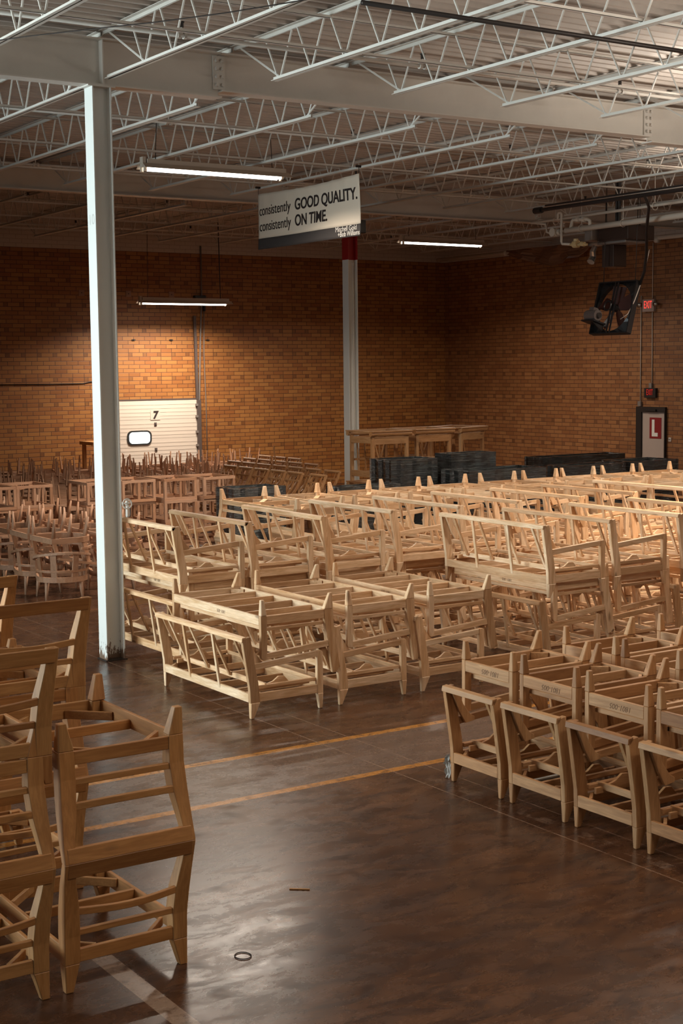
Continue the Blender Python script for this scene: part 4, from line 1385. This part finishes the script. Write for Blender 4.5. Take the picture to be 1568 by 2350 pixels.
def scroll_frame(name, W, sx=0.93, sy=0.84, h=1.0):
    t = empty(name)
    for x in (0.03, sx - 0.09):
        for y_ in (0.03, sy - 0.09):
            obj('corner_post', lambda bm: box(bm, x, x + 0.06, y_, y_ + 0.06, 0, h - 0.10), W['z'], t)
    for y_ in (0.03, sy - 0.055):
        obj('lower_rail', lambda bm: box(bm, 0.09, sx - 0.09, y_, y_ + 0.025, 0.10, 0.18), W['x'], t)
        obj('upper_rail', lambda bm: box(bm, 0.09, sx - 0.09, y_, y_ + 0.025, 0.74, 0.88), W['x'], t)
        obj('middle_rail', lambda bm: box(bm, 0.09, sx - 0.09, y_, y_ + 0.025, 0.40, 0.44), W['x'], t)
    for x in (0.03, sx - 0.055):
        obj('side_rail', lambda bm: (box(bm, x, x + 0.025, 0.09, sy - 0.09, 0.10, 0.22), box(bm, x, x + 0.025, 0.09, sy - 0.09, 0.76, 0.88)), W['y'], t)
    for y_ in (0.0, sy):
        obj('rolled_rail', lambda bm: (tube(bm, [(-0.02, y_ + 0.02 - (0.04 if y_ else 0), h - 0.06), (sx + 0.02, y_ + 0.02 - (0.04 if y_ else 0), h - 0.06)], 0.05, 10), box(bm, -0.02, sx + 0.02, y_ - 0.045 + (0 if not y_ else -0.0), y_ + 0.045, h - 0.025, h)), W['x'], t)
    for x in (-0.02, sx - 0.04):
        obj('top_board', lambda bm: box(bm, x, x + 0.06, 0.045, sy - 0.045, h - 0.03, h), W['y'], t)
    for k in range(4):
        x = 0.2 + (sx - 0.4) * k / 3
        obj('back_slat', lambda bm: bar(bm, (x, sy - 0.08, 0.14), (x, sy - 0.04, 0.80), 0.03, 0.02, (1, 0, 0)), W['z'], t)
    obj('diagonal_brace', lambda bm: (bar(bm, (0.10, 0.05, 0.76), (0.20, 0.05, 0.44), 0.03, 0.02, (1, 0, 0)), bar(bm, (sx - 0.10, sy - 0.1, 0.76), (sx - 0.2, sy - 0.1, 0.44), 0.03, 0.02, (1, 0, 0))), W['z'], t)
    return finish(t)


SCR = scroll_frame('scroll_arm_frame', WP)
gp = 'tall scroll-arm frames behind the wrapped bundles'
for i, (x, y) in enumerate(((16.11, 23.40), (17.28, 23.55), (18.42, 23.55))):
    for k in range(2):
        place(SCR, (x, y, k * 1.001), (0, 0, (0, 0, 0.33)[i]), '%s scroll-arm chair frame, %s tall stack behind the black bundles' % (('lower', 'upper')[k], ('leftmost', 'middle', 'rightmost')[i]), 'chair frame', gp)


def bundle(i, cx, cy, lx, ly, h, ang, lab):
    """stretch-wrapped frames: upright film walls around an open top"""
    t = empty('wrapped_bundle', (cx, cy, 0), (0, 0, ang))
    tag(t, lab, 'wrapped bundle', 'bundles wrapped in black film')
    def wall(bm):
        n = 9
        for (xa, ya, xb, yb) in ((-lx / 2, -ly / 2, lx / 2, -ly / 2), (lx / 2, -ly / 2, lx / 2, ly / 2), (lx / 2, ly / 2, -lx / 2, ly / 2), (-lx / 2, ly / 2, -lx / 2, -ly / 2)):
            L_ = math.hypot(xb - xa, yb - ya)
            ux, uy = (xb - xa) / L_, (yb - ya) / L_
            nx_, ny_ = uy, -ux
            pr_ = []
            for k in range(n + 1):
                s_ = L_ * k / n
                bow = 0.02 * math.sin(k * 2.1 + i)
                pr_.append((xa + ux * s_ + nx_ * bow, ya + uy * s_ + ny_ * bow))
            pr_ += [(p[0] - nx_ * 0.05, p[1] - ny_ * 0.05) for p in reversed(pr_)]
            prism(bm, pr_, 'z', 0.0, h + 0.0)
    obj('film_wall', wall, WRAP, t)
    obj('film_lid', lambda bm: box(bm, -lx / 2 + 0.05, lx / 2 - 0.05, -ly / 2 + 0.05, ly / 2 - 0.05, h - 0.16, h - 0.13), WRAP, t)
    return t


BD = [
    (15.97, 22.16, 1.06, 0.68, 1.55, 0.0, 'tall shining black-wrapped bundle in front of the leftmost scroll-arm frame'),
    (17.42, 22.15, 1.08, 0.46, 1.60, 0.0, 'black-wrapped bundle behind the tallest one, shining on its right half'),
    (17.34, 21.20, 1.83, 0.78, 1.35, 0.0, 'long low black-wrapped bundle right of the tallest one'),
    (22.28, 24.40, 2.43, 0.60, 1.25, 0.0, 'long dark wrapped bundle farthest back before the brick wall'),
    (20.36, 22.00, 1.72, 0.55, 1.25, 0.0, 'low black-wrapped bundle in the middle of the right group'),
    (22.17, 22.30, 1.39, 0.90, 1.25, 0.03, 'black-wrapped bundle in front of the exit door'),
    (12.09, 21.10, 0.99, 0.62, 1.30, 0.0, 'small black-wrapped bundle at the left end of the sofa frames'),
    (13.75, 20.22, 1.2, 0.40, 1.29, 0.0, 'low black-wrapped bundle behind the upturned sofa frames'),
]
for i, b in enumerate(BD):
    bundle(i, *b)

tag(obj('timber_plank', lambda bm: bar(bm, (15.9, 26.4, 0), (15.75, 26.5, 1.62), 0.045, 0.03), WW['z']), 'thin timber plank standing left of the banner column', 'plank')
wt = empty('work_table', (14.9, 33.3, 0))
tag(wt, 'wooden shelf end sticking out at the back wall left of the column', 'table')
obj('table_top', lambda bm: box(bm, -0.40, 0.15, -0.4, 0.4, 1.42, 1.50), WW['x'], wt)
for sx in (-0.3, 0.08):
    for sy in (-0.35, 0.35):
        obj('table_leg', lambda bm: box(bm, sx - 0.04, sx + 0.04, sy - 0.04, sy + 0.04, 0, 1.42), WW['z'], wt)

# ------------------------------------------------------------------ litter on the floor
tag(obj('rubber_ring', lambda bm: tube(bm, [(3.86 + 0.045 * math.cos(t * PI / 10), 6.91 + 0.05 * math.sin(t * PI / 10), 0.004) for t in range(21)], 0.003, 5, caps=False), INK), 'thin dark ring lying on the shiny floor patch', 'ring')
tag(obj('wood_splinter', lambda bm: bar(bm, (4.62, 7.66, 0.004), (4.72, 7.58, 0.004), 0.012, 0.006), WW['x']), 'small wood splinter on the open floor', 'splinter')
PF = mat('white_plastic_film', (0.34, 0.31, 0.28), 0.8)


def crumple(cx, cy, w_, h_, seed):
    rr = random.Random(seed)
    def f(bm):
        g = []
        for i in range(7):
            g.append([bm.verts.new((cx + rr.uniform(-0.02, 0.02), cy + w_ * (j / 6 - 0.5), 0.004 + h_ * i / 6 * (1 - 0.25 * rr.random()))) for j in range(7)])
        for i in range(6):
            for j in range(6):
                bm.faces.new((g[i][j], g[i][j + 1], g[i + 1][j + 1], g[i + 1][j]))
    return f


pf = tag(obj('plastic_scrap', crumple(6.95, 9.08, 0.07, 0.20, 3), PF), 'torn white plastic scrap at the left end of the armchair frames', 'plastic scrap')
pf.modifiers.new('thickness', 'SOLIDIFY').thickness = 0.002
fl_ = tag(obj('foam_sheet', lambda bm: box(bm, 7.35, 8.0, 8.55, 8.95, 0.012, 0.03), mat('white_foam', (0.62, 0.60, 0.56), 0.8), None, 0.004), 'pale sheet lying on the floor inside the first armchair frame', 'sheet')
print('objects', len(bpy.data.objects))
